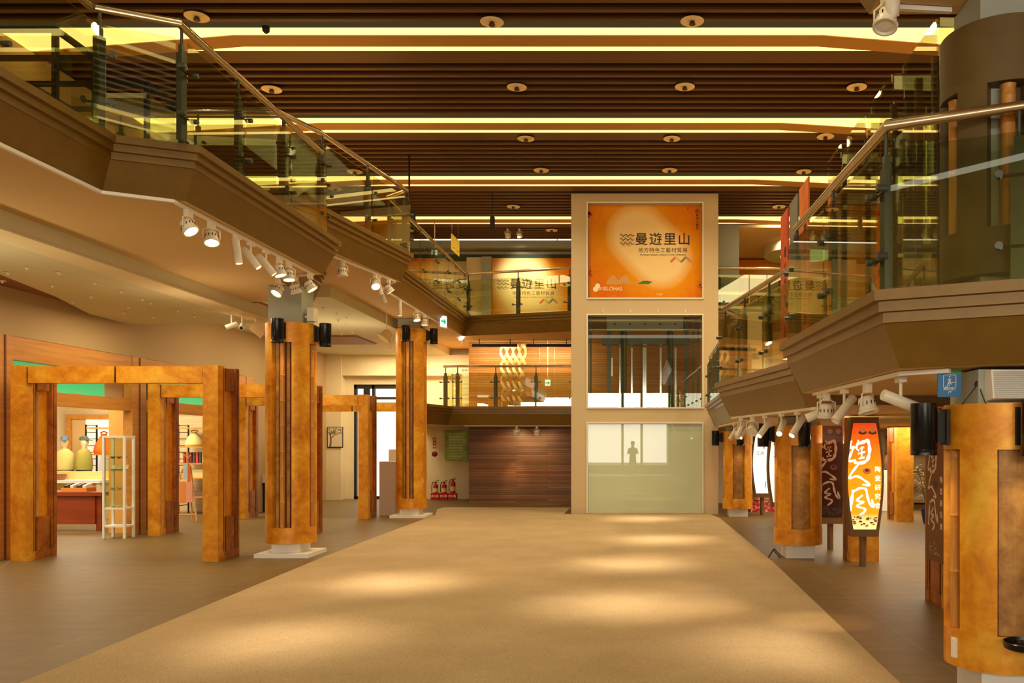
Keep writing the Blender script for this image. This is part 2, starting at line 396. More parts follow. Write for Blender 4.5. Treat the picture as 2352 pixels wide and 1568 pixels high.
# glazed back door
t = thing('door_1', 'tall glazed door in the back wall with a dark frame', 'door', (-7.5,26.7,0), kind='structure')
mb = MB()
for x in (-8.5,-7.95,-6.6): mb.box(x,26.66,0,x+0.07,26.8,3.5)
mb.box(-8.5,26.66,3.38,-6.5,26.8,3.5).box(-8.5,26.66,0,-6.5,26.8,0.08).box(-8.4,26.66,3.05,-6.6,26.8,3.12).box(-8.2,26.62,0,-8.02,26.7,3.38)
mb.build('door_frame', MATT, t)
MB().box(-8.4,26.72,0.08,-6.6,26.735,3.38).build('door_glass', DOORG, t)

# shop on the west side
X = -9.3
mb = MB()
for a, b in ((-3,-2.6),(4.5,4.9),(10.9,11.2),(12.6,12.95),(16.05,16.5),(20.8,21.2)): mb.box(X-0.06,a,0,X+0.1,b,3.3)
mb.box(X-0.05,-3,2.95,X+0.09,21.2,3.32).box(X-0.05,-3,2.3,X+0.08,21.2,2.52)
for y in (12.78,16.28): mb.box(X+0.1,y-0.02,0,X+0.108,y+0.02,3.3,1)
struct(mb, 'trim_13', [SHOPW, M('wood_joint', (110,56,16), 0.6)], 'teak shopfront frame of the craft shop', 'shopfront')
struct(MB().box(-14,21.5,0,-9.4,21.7,3.4).box(-14,8.8,0,-9.4,9,3.4), 'wall_shop', boards('cream_shop_panel', (238,214,168), (232,206,158), (214,186,136), 0.6, 2.4))
struct(MB().box(-14,9,3.4,-9.4,21.5,3.45), 'ceiling_shop', SOFFIT)
struct(MB().box(-9.94,16.55,0,-9.66,16.9,3.4), 'column', M('yellow_wood_column', (226,172,84), 0.5))
struct(MB().box(-9.75,17.1,0,-9.5,17.4,3.4), 'column', M('shop_steel_column', (130,112,90), 0.4, 0.3))
tag(MB().box(X-0.42,13.45,2.4,X-0.4,16.0,3.0).build('transom_panel', M('emerald_panel', (84,214,140), 0.5, emit=0.55)), 'emerald green panel over the shop entrance', 'panel')  # green panel given emission of its own colour
tag(MB().box(X-0.42,16.6,2.4,X-0.4,20.2,3.0).build('transom_panel', bpy.data.materials['emerald_panel']), 'emerald green panel farther along the shopfront', 'panel')
tag(MB().box(X-0.4,16.0,2.52,X-0.38,16.6,2.95).build('transom_panel', CREAM), 'beige transom panel between the two green panels', 'panel')
for y, pw in ((12.6,120),(15.5,150),(19.2,190)):
    lamp('AREA', 'shop_ceiling_light', (-11.6,y,3.36), pw, (1.0,0.86,0.62), 2.6, to=(-11.6,y,0), sy=1.6)

# ------------------------------------------------------------------ lift tower
def tower():
    t = thing('lift_tower', 'tall ivory lift tower with glazed shaft at the end of the carpet', 'lift tower', (0.3,21,0))
    x0, x1, y0, y1 = -1.46, 2.09, 21.0, 23.3; a, b = -1.06, 1.70
    mb = MB()
    mb.box(x0,y0,0,a,y0+0.35,ZC-0.035).box(b,y0,0,x1,y0+0.35,ZC-0.035)
    mb.box(x0,y1-0.3,0,a,y1,2.6).box(b,y1-0.3,0,x1,y1,2.6)
    for z0, z1 in ((0,0.03),(2.18,2.57),(4.79,5.21),(7.49,ZC-0.035)): mb.box(a,y0,z0,b,y0+0.3,z1)
    mb.box(a,y0+0.12,5.21,b,y0+0.3,7.49).box(a,y1-0.3,2.18,b,y1,2.6)
    mb.build('tower_frame', TOWERW, t)
    mb = MB()
    for z0, z1 in ((0.02,2.18),(2.57,4.79),(5.21,7.49)):
        mb.box(a-0.03,y0-0.03,z0,a,y0+0.02,z1).box(b,y0-0.03,z0,b+0.03,y0+0.02,z1).box(a-0.03,y0-0.03,z1,b+0.03,y0+0.02,z1+0.03)
        if z0 > 1: mb.box(a-0.03,y0-0.03,z0-0.03,b+0.03,y0+0.02,z0)
    mb.build('opening_trim', WHITE, t)
    MB().box(a,y0+0.03,2.57,b,y0+0.045,4.79).build('shaft_window', LIFTG, t)
    k = NT('frosted_back_painted_glass'); k.b.inputs['Base Color'].default_value = (*lin((196,208,178)),1); k.b.inputs['Roughness'].default_value = 0.35
    k.b.inputs['Coat Weight'].default_value = 1.0; k.b.inputs['Coat Roughness'].default_value = 0.01; k.b.inputs['Coat IOR'].default_value = 1.7
    MB().box(a,y0+0.03,0.03,b,y0+0.06,2.18).build('frosted_panel', k.mat, t)
    # shaft steelwork
    mb = MB()
    for x in (-0.62,1.33): mb.box(x,y0+0.9,2.2,x+0.1,y0+1.0,4.8)
    for x in (-0.2,0.95): mb.tube([(x,y0+0.7,2.2),(x,y0+0.7,4.8)],0.08,10)
    mb.box(-0.75,y0+0.85,4.18,1.45,y0+1.05,4.34)
    for x in (-1.04,1.5,1.62): mb.box(x,y0+0.5,2.2,x+0.05,y0+0.55,4.8)
    mb.build('guide_frame', POST, t)
    mb = MB()
    for x in (-0.32,-0.02,0.28,0.33,0.72,1.1): mb.box(x,y0+1.3,2.2,x+0.045,y0+1.34,4.3)
    mb.build('car_door_rails', CHROME, t)
    mb = MB().box(-0.62,y0+0.6,4.5,1.28,y0+0.7,4.85)
    hb = mb.build('header_beam', GREYP, t)
    mb = MB()
    for i in range(5): mb.lathe([(0.022,0),(0.022,0.03)], (-0.42+0.375*i,y0+0.6,4.66), 10, M=Matrix.Rotation(math.pi/2,3,'X'))
    mb.build('bolt_row', DARK, hb)
    MB().box(-0.57,y0+1.0,3.4,-0.48,y0+1.02,3.86).build('call_plate', STEEL, t)
    mb = MB()
    for i in range(4): mb.box(-0.7+0.66*i,y0-0.02,4.85,-0.68+0.66*i,y0,4.93)
    mb.build('hook_row', WHITE, t)
tower()

# ------------------------------------------------------------------ pillars
def pillar(X, Y, z0, zt, zs, R, label, panels, left):
    t = thing('pillar', label, 'pillar', (X,Y,0), 'round gilt pillars of the hall', kind='thing')
    mb = MB(); mb.box(X-0.215,Y-0.215,0.0 if not left else 0.06,X+0.215,Y+0.215,z0+0.06); mb.build('plinth', WHITE, t)
    if left: MB().box(X-0.4,Y-0.4,0,X+0.4,Y+0.4,0.06).build('base_plate', WHITE, t)
    MB().box(X-0.25,Y-0.25,zt-0.4,X+0.25,Y+0.25,zs).build('neck', GREYP, t)
    N = 90; hs = 6; Ri = R-0.13; zb, zu = z0+0.24, zt-0.3
    slot = lambda j: min((j-c) % N for c in ())if False else any(((j-c+hs) % N) < 2*hs for c in (int(N*.75), 0, int(N*.5)))
    pt = lambda r, j, z: (X+r*math.cos(2*math.pi*j/N), Y+r*math.sin(2*math.pi*j/N), z)
    mb = MB(); q = lambda *p: mb.add(p, [(0,1,2,3)])
    for j in range(N):
        q(pt(R,j,z0),pt(R,j+1,z0),pt(R,j+1,zb),pt(R,j,zb)); q(pt(R,j,zu),pt(R,j+1,zu),pt(R,j+1,zt),pt(R,j,zt))
        q(pt(R,j,zt),pt(R,j+1,zt),pt(R-0.05,j+1,zt),pt(R-0.05,j,zt)); q(pt(R,j,z0),pt(0.2,j,z0),pt(0.2,j+1,z0),pt(R,j+1,z0))
        q(pt(R-0.05,j,zt-0.3),pt(R-0.05,j+1,zt-0.3),pt(R-0.05,j+1,zt),pt(R-0.05,j,zt))
        if not slot(j): q(pt(R,j,zb),pt(R,j+1,zb),pt(R,j+1,zu),pt(R,j,zu))
        else:
            q(pt(R,j,zb),pt(R,j+1,zb),pt(Ri,j+1,zb),pt(Ri,j,zb)); q(pt(R,j,zu),pt(R,j+1,zu),pt(Ri,j+1,zu),pt(Ri,j,zu))
            if not slot(j-1): q(pt(R,j,zb),pt(Ri,j,zb),pt(Ri,j,zu),pt(R,j,zu))
            if not slot(j+1): q(pt(R,j+1,zb),pt(Ri,j+1,zb),pt(Ri,j+1,zu),pt(R,j+1,zu))
    c = mb.build('cover', GILT if zs > 3 or not left else GILT, t, smooth=False)
    me = c.data
    bm = bmesh.new(); bm.from_mesh(me); bmesh.ops.remove_doubles(bm, verts=bm.verts, dist=0.0004); bmesh.ops.recalc_face_normals(bm, faces=bm.faces); bm.to_mesh(me); bm.free()
    me.polygons.foreach_set('use_smooth', [True]*len(me.polygons)); me.set_sharp_from_angle(angle=math.radians(35))
    for cj, pan in panels:
        a0 = 2*math.pi*(cj-hs)/N; a1 = 2*math.pi*(cj+hs)/N; rp = R-0.035 if pan == 'panel' else Ri+0.012
        mb = MB(); k = 10
        for i in range(k):
            b0 = a0+0.012+(a1-a0-0.024)*i/k; b1 = a0+0.012+(a1-a0-0.024)*(i+1)/k
            vs = []
            for r in (rp, rp-0.02):
                for b, z in ((b0,zb+0.004),(b1,zb+0.004),(b1,zu-0.004),(b0,zu-0.004)): vs.append((X+r*math.cos(b),Y+r*math.sin(b),z))
            mb.add(vs, [(0,1,2,3),(7,6,5,4),(0,4,5,1),(1,5,6,2),(2,6,7,3),(3,7,4,0)])
        mb.build('inset_panel', GILTP if pan == 'panel' else GILTD, t)
        if pan == 'cane':
            am = (a0+a1)/2; d = Vector((math.cos(am),math.sin(am),0)); s = Vector((-d.y,d.x,0))
            for off, r, mt in ((0.0,0.042,BAMBOO),):
                b = Vector((X,Y,0))+d*(R-0.065)+s*off; pr = []; z = zb+0.002; 
                while z < zu-0.05:
                    z2 = min(z+0.38, zu-0.002); pr += [(r*0.96,z),(r*0.93,z+0.02),(r*0.93,z2-0.03),(r,z2-0.012),(r*1.04,z2-0.006)]; z = z2
                MB().lathe(pr, (b.x,b.y,0), 14).build('bamboo_cane', mt, t, smooth=True)
            for off in (-0.082,0.082):
                b = Vector((X,Y,0))+d*(R-0.09)+s*off
                MB().obox((b.x,b.y,(zb+zu)/2),0.03,0.045,zu-zb-0.004,am).build('side_strip', GILTP, t)
    return t
FRONT, EAST, WEST = int(90*.75), 0, int(90*.5)
pillar(-5.2,13.3,0.2,3.51,4.06,0.37,'gilt round pillar standing by the lower west gallery and nearest gate',[(FRONT,'cane'),(EAST,'cane')],True)
pillar(-5.11,20.2,0.2,4.34,4.56,0.355,'tallest gilt round pillar, standing near the fire extinguishers',[(FRONT,'cane'),(EAST,'cane')],True)
pillar(2.5,5.9,0.22,1.96,2.18,0.365,'gilt round pillar in the foreground under the east mezzanine',[(FRONT,'panel'),(WEST,'cane')],False)
pillar(2.5,13.1,0.2,1.97,2.09,0.36,'short gilt round pillar beside the orange pottery sign',[(FRONT,'panel'),(WEST,'cane')],False)
pillar(2.48,20.4,0.18,1.98,2.09,0.35,'short gilt round pillar beside the lift tower foot',[(FRONT,'panel'),(WEST,'cane')],False)
# the cladding of the near pillar one floor up
def upper_pillar(X, Y, z0, zt, zs):
    t = thing('pillar', 'brown clad upper pillar with bamboo slots on the mezzanine', 'pillar', (X,Y,2.7), kind='thing')
    R, N, hs = 0.39, 72, 4; Ri = R-0.14; zb, zu = z0+0.3, zt-0.42
    cs = (51, 37); slot = lambda j: any(((j-c+hs) % N) < 2*hs for c in cs)
    pt = lambda r, j, z: (X+r*math.cos(2*math.pi*j/N), Y+r*math.sin(2*math.pi*j/N), z)
    mb = MB(); q = lambda *p: mb.add(p, [(0,1,2,3)])
    for j in range(N):
        q(pt(R,j,z0),pt(R,j+1,z0),pt(R,j+1,zb),pt(R,j,zb)); q(pt(R,j,zu),pt(R,j+1,zu),pt(R,j+1,zt),pt(R,j,zt))
        q(pt(R,j,zt),pt(R,j+1,zt),pt(0.26,j+1,zt),pt(0.26,j,zt)); q(pt(R,j,z0),pt(0.26,j,z0),pt(0.26,j+1,z0),pt(R,j+1,z0))
        if not slot(j): q(pt(R,j,zb),pt(R,j+1,zb),pt(R,j+1,zu),pt(R,j,zu))
        else:
            q(pt(R,j,zb),pt(R,j+1,zb),pt(Ri,j+1,zb),pt(Ri,j,zb)); q(pt(R,j,zu),pt(R,j+1,zu),pt(Ri,j+1,zu),pt(Ri,j,zu)); q(pt(Ri,j,zb),pt(Ri,j+1,zb),pt(Ri,j+1,zu),pt(Ri,j,zu))
            if not slot(j-1): q(pt(R,j,zb),pt(Ri,j,zb),pt(Ri,j,zu),pt(R,j,zu))
            if not slot(j+1): q(pt(R,j+1,zb),pt(Ri,j+1,zb),pt(Ri,j+1,zu),pt(R,j+1,zu))
    c = mb.build('cover', M('umber_cladding', (104,82,38), 0.55, vary=0.06), t); me = c.data
    bm = bmesh.new(); bm.from_mesh(me); bmesh.ops.remove_doubles(bm, verts=bm.verts, dist=0.0004); bmesh.ops.recalc_face_normals(bm, faces=bm.faces); bm.to_mesh(me); bm.free()
    me.polygons.foreach_set('use_smooth', [True]*len(me.polygons)); me.set_sharp_from_angle(angle=math.radians(35))
    MB().box(X-0.23,Y-0.23,2.705,X+0.23,Y+0.23,zs).build('neck', GREYP, t)
    for cj in cs:
        a = 2*math.pi*cj/N; pr = []; z = zb+0.002; r = 0.05
        while z < zu-0.05:
            z2 = min(z+0.42, zu-0.002); pr += [(r*0.96,z),(r*0.93,z+0.02),(r*0.93,z2-0.03),(r,z2-0.012),(r*1.04,z2-0.006)]; z = z2
        MB().lathe(pr, (X+(R-0.075)*math.cos(a),Y+(R-0.075)*math.sin(a),0), 14).build('bamboo_cane', BAMBOO, t, smooth=True)
upper_pillar(2.5,5.9,2.79,4.43,4.69)
# ------------------------------------------------------------------ glass railings
def railing(label, pts, zf, side, step=1.25, skip=(), rail_h=1.09, ends=True):
    """pts: plan points of the handrail; side +1 glass to the left of travel, -1 to the right"""
    z = zf; V = [Vector((x,y,0)) for x,y in pts]
    t = thing('glass_railing', label, 'railing', (V[0].x,V[0].y,z), 'glass railings of the galleries')
    MB().tube([v+Vector((0,0,z+rail_h)) for v in V], 0.034, 12).build('handrail', STEEL, t, smooth=True)
    for i in range(len(V)-1):
        if i in skip: continue
        a, b = V[i], V[i+1]; L = (b-a).length; d = (b-a)/L; nrm = Vector((-d.y,d.x,0))*side; rz = math.atan2(d.y,d.x)
        n = max(1, round(L/step))
        for j in range(n):
            p0, p1 = a+d*(L*j/n+0.02), a+d*(L*(j+1)/n-0.02); o = nrm*0.075
            c = (p0+p1)/2+o
            MB().obox((c.x,c.y,z+0.46),(p1-p0).length,0.012,0.9,rz).build('glass_pane', GLASS, t)
        for j in range(n+1):
            if j == n and i < len(V)-2 and (i+1) not in skip and ends: continue
            off = 0.06 if j == 0 else (-0.06 if j == n else 0)
            p = a+d*(L*j/n+off)
            mb = MB().obox((p.x,p.y,z+0.41),0.1,0.05,0.82,rz).obox((p.x,p.y,z+0.86),0.06,0.035,0.09,rz)
            mb.tube([p+Vector((0,0,z+0.88)),p+Vector((0,0,z+rail_h-0.02))],0.014,8)
            po = mb.build('post', POST, t)
            for zz in (0.22,0.66):
                mb = MB()
                mb.tube([p-d*0.12+nrm*0.03+Vector((0,0,z+zz)),p+d*0.12+nrm*0.03+Vector((0,0,z+zz))],0.011,6)
                for s in (-1,1): mb.tube([p+d*0.115*s+nrm*0.03+Vector((0,0,z+zz)),p+d*0.115*s+nrm*0.1+Vector((0,0,z+zz))],0.024,10)
                mb.build('glass_clamp', POST, po)
    return t
railing('glass railing along the lower west gallery with a jog in the middle', [(-4.92,1.5),(-4.9,7.9),(-4.27,8.2),(-4.22,11.85)], 4.57, -1, 1.22)
railing('glass railing of the upper west gallery, turning at its step', [(-7.0,8.6),(-6.95,11.75),(-4.75,11.75),(-4.47,12.5),(-3.97,15.35),(-4.4,15.75),(-4.38,22.9)][1:], 5.07, -1, 1.25)
railing('glass railing of the upper bridge left of the lift tower', [(-4.36,22.95),(-1.52,22.15)], 5.07, -1, 1.5)
railing('glass railing of the upper bridge right of the lift tower', [(2.15,22.1),(8.8,22.75)], 5.07, -1, 1.6)
railing('glass railing of the first floor bridge before the honey wood wall', [(-4.55,25.6),(-5.05,25.2),(-5.12,23.7),(-4.78,23.6),(-1.5,23.6)][2:], 2.7, -1, 1.2)
railing('glass railing along the near east mezzanine, bent at the pillar', [(4.6,4.4),(2.46,5.38),(1.69,5.72),(1.6,8.5)], 2.7, 1, 1.2)
railing('glass railing along the far east mezzanine toward the lift', [(1.85,9.6),(1.37,12.9),(1.68,13.6),(1.7,15.5),(1.82,20.3)], 2.6, 1, 1.2)

# ------------------------------------------------------------------ gates of gilt lacquer
def post(parent, x0, x1, y0, y1, zt, face):
    """one gate post; face = +1 panelled side looks to +X, -1 to -X"""
    w = x1-x0; d = y1-y0; f = 0.2; r = 0.12
    mb = MB(); mb.box(x0,y0,0,x1,y0+f,zt); xg = x1 if face > 0 else x0-0.002; mb.box(xg,y0+f-0.035,0.13,xg+0.002,y0+f-0.022,zt-0.03,1); mb.build('front_board', [GILT, GROOVE], parent)
    mb = MB(); mb.box(x0,y1-r,0,x1,y1,zt).box(x0+0.02,y0+f,0,x1-0.004,y1-r,0.13).box(xg,y1-r+0.04,0.13,xg+0.002,y1-r+0.052,zt-0.03,1); mb.build('rear_board', [GILTD, GROOVE], parent)
    xs = x1-0.03 if face > 0 else x0
    MB().box(xs,y0+f+0.05,0.13,xs+0.03,y1-r-0.05,0.62).build('lower_panel', GILTD, parent)
    MB().box(xs,y0+f+0.05,zt-0.34,xs+0.03,y1-r-0.05,zt-0.02).build('upper_panel', GILTD, parent)
    xi = x1-0.09 if face > 0 else x0+0.06
    MB().box(xi,y0+f+0.005,0.13,xi+0.03,y1-r-0.005,zt-0.02).build('inset_panel', GILTL, parent)
    pr = []; z = 0.64
    while z < zt-0.4:
        z2 = min(z+0.4, zt-0.36); pr += [(0.028,z),(0.026,z+0.02),(0.026,z2-0.03),(0.03,z2-0.008)]; z = z2
    MB().lathe(pr, ((x1-0.035) if face > 0 else (x0+0.035), y0+f+0.085, 0), 12).build('bamboo_cane', BAMBOO, parent, smooth=True)
def gate(label, xa, xb, y, d, zt, face=1):
    t = thing('gate', label, 'gate', ((xa+xb)/2,y,0), 'gilt lacquer gates', kind='thing'); w = 0.22
    post(t, xa, xa+w, y, y+d, zt, face); post(t, xb-w, xb, y, y+d, zt, face)
    n = 2; x0, x1 = xa+w, xb-w; L = (x1-x0)/n
    for i in range(n):
        MB().box(x0+L*i+0.02,y+0.015,zt-0.25,x0+L*(i+1)-0.012,y+0.17,zt-0.01).build('lintel_board', GILT, t)
    mb = MB()
    for i in range(n): mb.box(x0+L*i,y+0.03,zt-0.24,x0+L*i+0.02,y+0.16,zt-0.02)
    mb.box(x1-0.012,y+0.03,zt-0.24,x1,y+0.16,zt-0.02); mb.build('lintel_joint', GROOVE, t)
    return t
for i, (y, l) in enumerate(((12.5,'gilt wooden gate nearest the viewer on the shop side'),(16.05,'second gilt wooden gate along the shopfront'),
             (19.6,'third gilt wooden gate, before the glazed back door'),(23.1,'farthest gilt wooden gate beside the framed tree picture'))):
    gate(l, -8.92, -5.94, y, 0.68, 2.8 if i else 2.82)
def stub(label, x0, x1, y0, y1, zt, face):
    t = thing('gate_post', label, 'gate post', ((x0+x1)/2,y0,0), 'gilt gate posts of the east side', kind='thing'); post(t, x0,x1,y0,y1,zt,face); return t
stub('gilt post behind the orange lit pottery sign', 3.14,3.55,12.5,12.95,2.08,-1)
stub('gilt post carrying the long pottery banner beside the near pillar', 3.2,3.62,8.8,9.5,2.08,-1)
stub('gilt post next to the potted plant', 5.75,6.12,18.9,19.6,2.08,-1)

# ------------------------------------------------------------------ cylinder lights on the pillars
def cyl_light(label, X, Y, dx, dy, zt, h=0.35, r=0.088, dist=0.52, R=0.36, power=14):
    c = Vector((X+dx*dist, Y+dy*dist, 0)); t = thing('cylinder_light', label, 'wall light', (c.x,c.y,zt-h), 'black cylinder lights on the pillars')
    MB().lathe([(r*0.86,zt-h+0.03),(r,zt-h),(r,zt-h+0.035),(r*0.985,zt-h+0.037),(r*0.985,zt-h+0.041),(r,zt-h+0.043),(r,zt),(r*0.9,zt)], (c.x,c.y,0), 28, capb=False).build('lamp_body', BLACK, t, smooth=True)
    MB().lathe([(r*0.8,zt-h+0.035),(r*0.8,zt-h+0.04)], (c.x,c.y,0), 20).build('lens', M('lamp_lens', (255,220,160), 0.4, emit=4) if 'lamp_lens' not in bpy.data.materials else bpy.data.materials['lamp_lens'], t)
    a = math.atan2(dy,dx); m = (Vector((X+dx*(R+0.004),Y+dy*(R+0.004),0))+c)/2
    mb = MB().obox((X+dx*(R+0.014),Y+dy*(R+0.014),zt-0.16),0.02,0.13,0.24,a).obox((X+dx*(R+dist-r+0.02)/2*1.0,Y+dy*(R+dist-r+0.02)/2,zt-0.16),dist-r-R,0.07,0.2,a)
    mb.build('bracket', MATT, t)
    lamp('SPOT', 'cylinder_glow', (c.x,c.y,zt-h+0.02), power, WARM, 0.05, to=(c.x-dx*0.12,c.y-dy*0.12,0), angle=95, blend=0.9)
PL = (('the pillar by the nearest gate',-5.2,13.3,3.53,1,0.37),('the tall pillar near the extinguishers',-5.11,20.2,4.36,1,0.355),
      ('the foreground pillar',2.5,5.9,1.97,-1,0.365),('the pillar beside the orange sign',2.5,13.1,2.0,-1,0.36),('the pillar at the lift tower foot',2.48,20.4,2.0,-1,0.35))
for w, x, y, zt, sx, R in PL:
    cyl_light('black cylinder light on the entrance face of '+w, x, y, 0, -1, zt, R=R)
    cyl_light('black cylinder light on the carpet side of '+w, x, y, sx, 0, zt, R=R)

# ------------------------------------------------------------------ track lights
def can_head(t, p, aim, lit):
    """yoke, round vented housing and lens hung at p pointing along aim"""
    p = Vector(p); a = Vector(aim).normalized(); c = p+Vector((0,0,-0.17)); rot = a.to_track_quat('Z','Y').to_matrix()
    MB().box(p.x-0.025,p.y-0.05,p.z-0.07,p.x+0.025,p.y+0.05,p.z).build('adapter', LAMPW, t)
    s = rot @ Vector((1,0,0)); s = Vector((s.x,s.y,0)).normalized() if Vector((s.x,s.y,0)).length > 0.1 else Vector((1,0,0))
    MB().tube([c+s*0.082,c+s*0.082+Vector((0,0,0.085)),p+s*0.03+Vector((0,0,-0.06)),p-s*0.03+Vector((0,0,-0.06)),c-s*0.082+Vector((0,0,0.085)),c-s*0.082],0.007,6).build('yoke', LAMPW, t)
    MB().lathe([(0.03,-0.075),(0.055,-0.065),(0.066,-0.03),(0.07,0.035),(0.082,0.04),(0.082,0.06),(0.07,0.06),(0.062,0.045)], c, 22, M=rot, capt=False).build('lamp_body', LAMPW, t, smooth=True)
    mb = MB()
    for k in range(12):
        b = 2*math.pi*k/12; q = rot @ Vector((0.0665*math.cos(b),0.0665*math.sin(b),-0.012)); mb.obox(c+q,0.008,0.008,0.03,0)
    mb.build('vent_grille', DARK, t)
    MB().lathe([(0.062,0.044),(0.03,0.05)], c, 20, M=rot).build('lens', BULB if lit else WHITE, t)
    return c+a*0.07
def tube_head(t, p, aim, lit, L=0.29, r=0.041):
    p = Vector(p); a = Vector(aim).normalized(); c = p+Vector((0,0,-0.17)); rot = a.to_track_quat('Z','Y').to_matrix()
    MB().box(p.x-0.025,p.y-0.06,p.z-0.035,p.x+0.025,p.y+0.06,p.z).tube([p+Vector((0,0,-0.03)),c],0.012,8).build('adapter', LAMPW, t)
    MB().lathe([(r*0.9,-L*0.5),(r,-L*0.48),(r,L*0.38),(r*0.97,L*0.385),(r,L*0.39),(r,L*0.5),(r*0.85,L*0.5),(r*0.8,L*0.44)], c, 20, M=rot, capt=False).build('lamp_body', LAMPW, t, smooth=True)
    MB().lathe([(r*0.8,L*0.44),(r*0.5,L*0.45)], c, 16, M=rot).build('lens', BULB if lit else WHITE, t)
    return c+a*(L*0.5+0.01)
def track(label, pts, w=0.035):
    t = MB()
    for a, b in zip(pts[:-1], pts[1:]):
        a, b = Vector(a), Vector(b); d = b-a; t.obox((a+b)/2, d.length, w, 0.03, math.atan2(d.y,d.x))
    return tag(t.build('lighting_track', WHITE), label, 'lighting track', 'white lighting tracks')
ZW, ZU, ZE, ZF = 4.05, 4.55, 2.18, 2.08
track('white lighting track under the lower west gallery edge', [(-4.98,5.5,ZW),(-4.97,8.15,ZW),(-4.45,8.45,ZW),(-4.42,12.1,ZW),(-5.05,12.35,ZW)])
track('white lighting track under the upper west gallery edge', [(-4.6,13.0,ZU),(-4.16,15.3,ZU),(-4.6,16.0,ZU),(-4.56,21.5,ZU)])
track('white lighting track under the near east mezzanine edge', [(2.1,5.75,ZE),(1.85,6.0,ZE),(1.78,8.5,ZE)])
track('white lighting track under the far east mezzanine edge', [(2.0,9.4,ZF),(1.5,13.0,ZF),(1.85,13.6,ZF),(1.95,19.5,ZF)])
track('white lighting track under the first floor bridge', [(-4.6,23.85,2.18),(-1.6,23.85,2.18)])
track('white conduit under the upper east deck', [(1.75,2.5,4.68),(1.75,5.95,4.68),(2.2,6.0,4.68)])
NUM = ['first','second','third','fourth','fifth','sixth','seventh','eighth','ninth','tenth','eleventh','twelfth']
def heads(where, group, lst, z):
    for i, (kind, x, y, aim, lit) in enumerate(lst):
        lab = '%s white %s spotlight from the entrance %s' % (NUM[i], 'round can' if kind == 'can' else 'cylindrical', where)
        t = thing('track_spotlight', lab, 'spotlight', (x,y,z-0.3), group)
        c = (can_head if kind == 'can' else tube_head)(t, (x,y,z-0.015), aim, lit)
        if lit:
            e = Vector(aim).normalized()
            lamp('SPOT', 'spot_beam', c+e*0.02, lit, WARM, 0.04, to=c+e, angle=34, blend=0.8)
TG = 'white track spotlights'
heads('on the lower west gallery track', TG, [('can',-4.44,8.72,(0.55,-0.1,-0.8),60),('can',-4.44,9.2,(0.2,-0.3,-0.9),60),('tube',-4.44,9.8,(0.15,0,-1),60),('tube',-4.44,10.15,(0.6,0.1,-0.8),60),
    ('tube',-4.43,10.55,(0.6,0.2,-0.8),60),('can',-4.43,10.95,(0.3,0,-1),60),('can',-4.43,11.25,(0.1,-0.1,-1),60),('can',-4.43,12.0,(0.5,0.1,-0.8),80),('can',-4.72,12.22,(0.2,0.3,-0.9),40),('can',-5.02,12.36,(-0.3,-0.5,-0.8),40)], ZW)
heads('on the upper west gallery track', TG, [('can',-4.5,13.55,(0,0,-1),0),('can',-4.3,14.6,(0.3,-0.5,-0.7),60),('tube',-4.28,14.75,(0.2,0.2,-1),0),('can',-4.2,15.05,(0.5,0.2,-0.8),60),('tube',-4.5,15.7,(0.3,0.2,-0.9),0),
    ('tube',-4.58,17.2,(0,0,-1),60),('can',-4.57,18.5,(0.2,-0.2,-1),60),('can',-4.57,19.2,(0,0,-1),60)], ZU)
heads('on the near east mezzanine track', TG, [('tube',1.9,6.15,(0.95,0.15,-0.35),80),('can',1.84,6.8,(0.2,-0.2,-1),0),('tube',1.83,7.5,(-0.6,-0.3,-0.7),0),('can',1.81,8.1,(0,0.1,-1),60),('tube',1.8,8.3,(-0.9,0.2,-0.4),0)], ZE)
heads('on the far east mezzanine track', TG, [('tube',1.92,10.1,(-0.5,-0.4,-0.7),60),('tube',1.84,10.7,(-0.3,-0.7,-0.5),60),('tube',1.74,11.4,(-0.5,-0.4,-0.6),60),('can',1.66,12.0,(-0.2,-0.6,-0.6),0),('tube',1.58,12.6,(-0.4,-0.4,-0.7),0),('tube',1.86,14.4,(-0.5,-0.5,-0.7),60),('can',1.88,15.2,(-0.4,0.2,-0.9),60),('tube',1.9,16.2,(-0.5,0,-0.8),0)], ZF)
heads('on the track under the first floor bridge', TG, [('can',-3.15,23.85,(-0.1,0.6,-0.8),60),('can',-2.6,23.85,(0,0.3,-0.9),30)], 2.18)
heads('under the upper east deck corner', TG, [('can',1.68,5.75,(-0.2,-0.25,-0.95),0)], 4.68)

# ------------------------------------------------------------------ ceiling downlight discs and pin lights
def disc(x, y):
    t = thing('ceiling_light', 'white round downlight disc hanging just under the slatted ceiling', 'ceiling light', (x,y,ZC-0.1), 'ceiling downlight discs')
    MB().lathe([(0.06,ZC-0.012),(0.165,ZC-0.028),(0.17,ZC-0.034),(0.165,ZC-0.04),(0.05,ZC-0.036)], (x,y,0), 28).build('disc', M('disc_white',(250,226,188),0.5) if 'disc_white' not in bpy.data.materials else bpy.data.materials['disc_white'], t, smooth=True)
    MB().lathe([(0.042,ZC-0.085),(0.048,ZC-0.08),(0.03,ZC-0.037)], (x,y,0), 14).build('lamp_head', DARK, t, smooth=True)
    MB().tube([(x,y,ZC-0.013),(x,y,ZC+0.15)],0.012,6).build('stem', DARK, t)
    return t
d0 = None
for px, py in ((452,43),(1130,55),(1590,53),(624,209),(1187,204),(1573,203),(1968,204),(815,397),(1208,322),(1543,322),(1896,317),(1243,394),(1538,394),(1846,397),(1179,477),(1789,477),(1267,531),(1763,531),(1280,563)):
    Y = 12000/(VPY-py); x = (px-VPX)*Y/FPX
    d0 = disc(x, Y) if d0 is None else d0
    if d0['label'] and (abs(d0.location.x-x) > 0.01 or abs(d0.location.y-Y) > 0.01): dup(d0, (x-d0.location.x, Y-d0.location.y, 0))
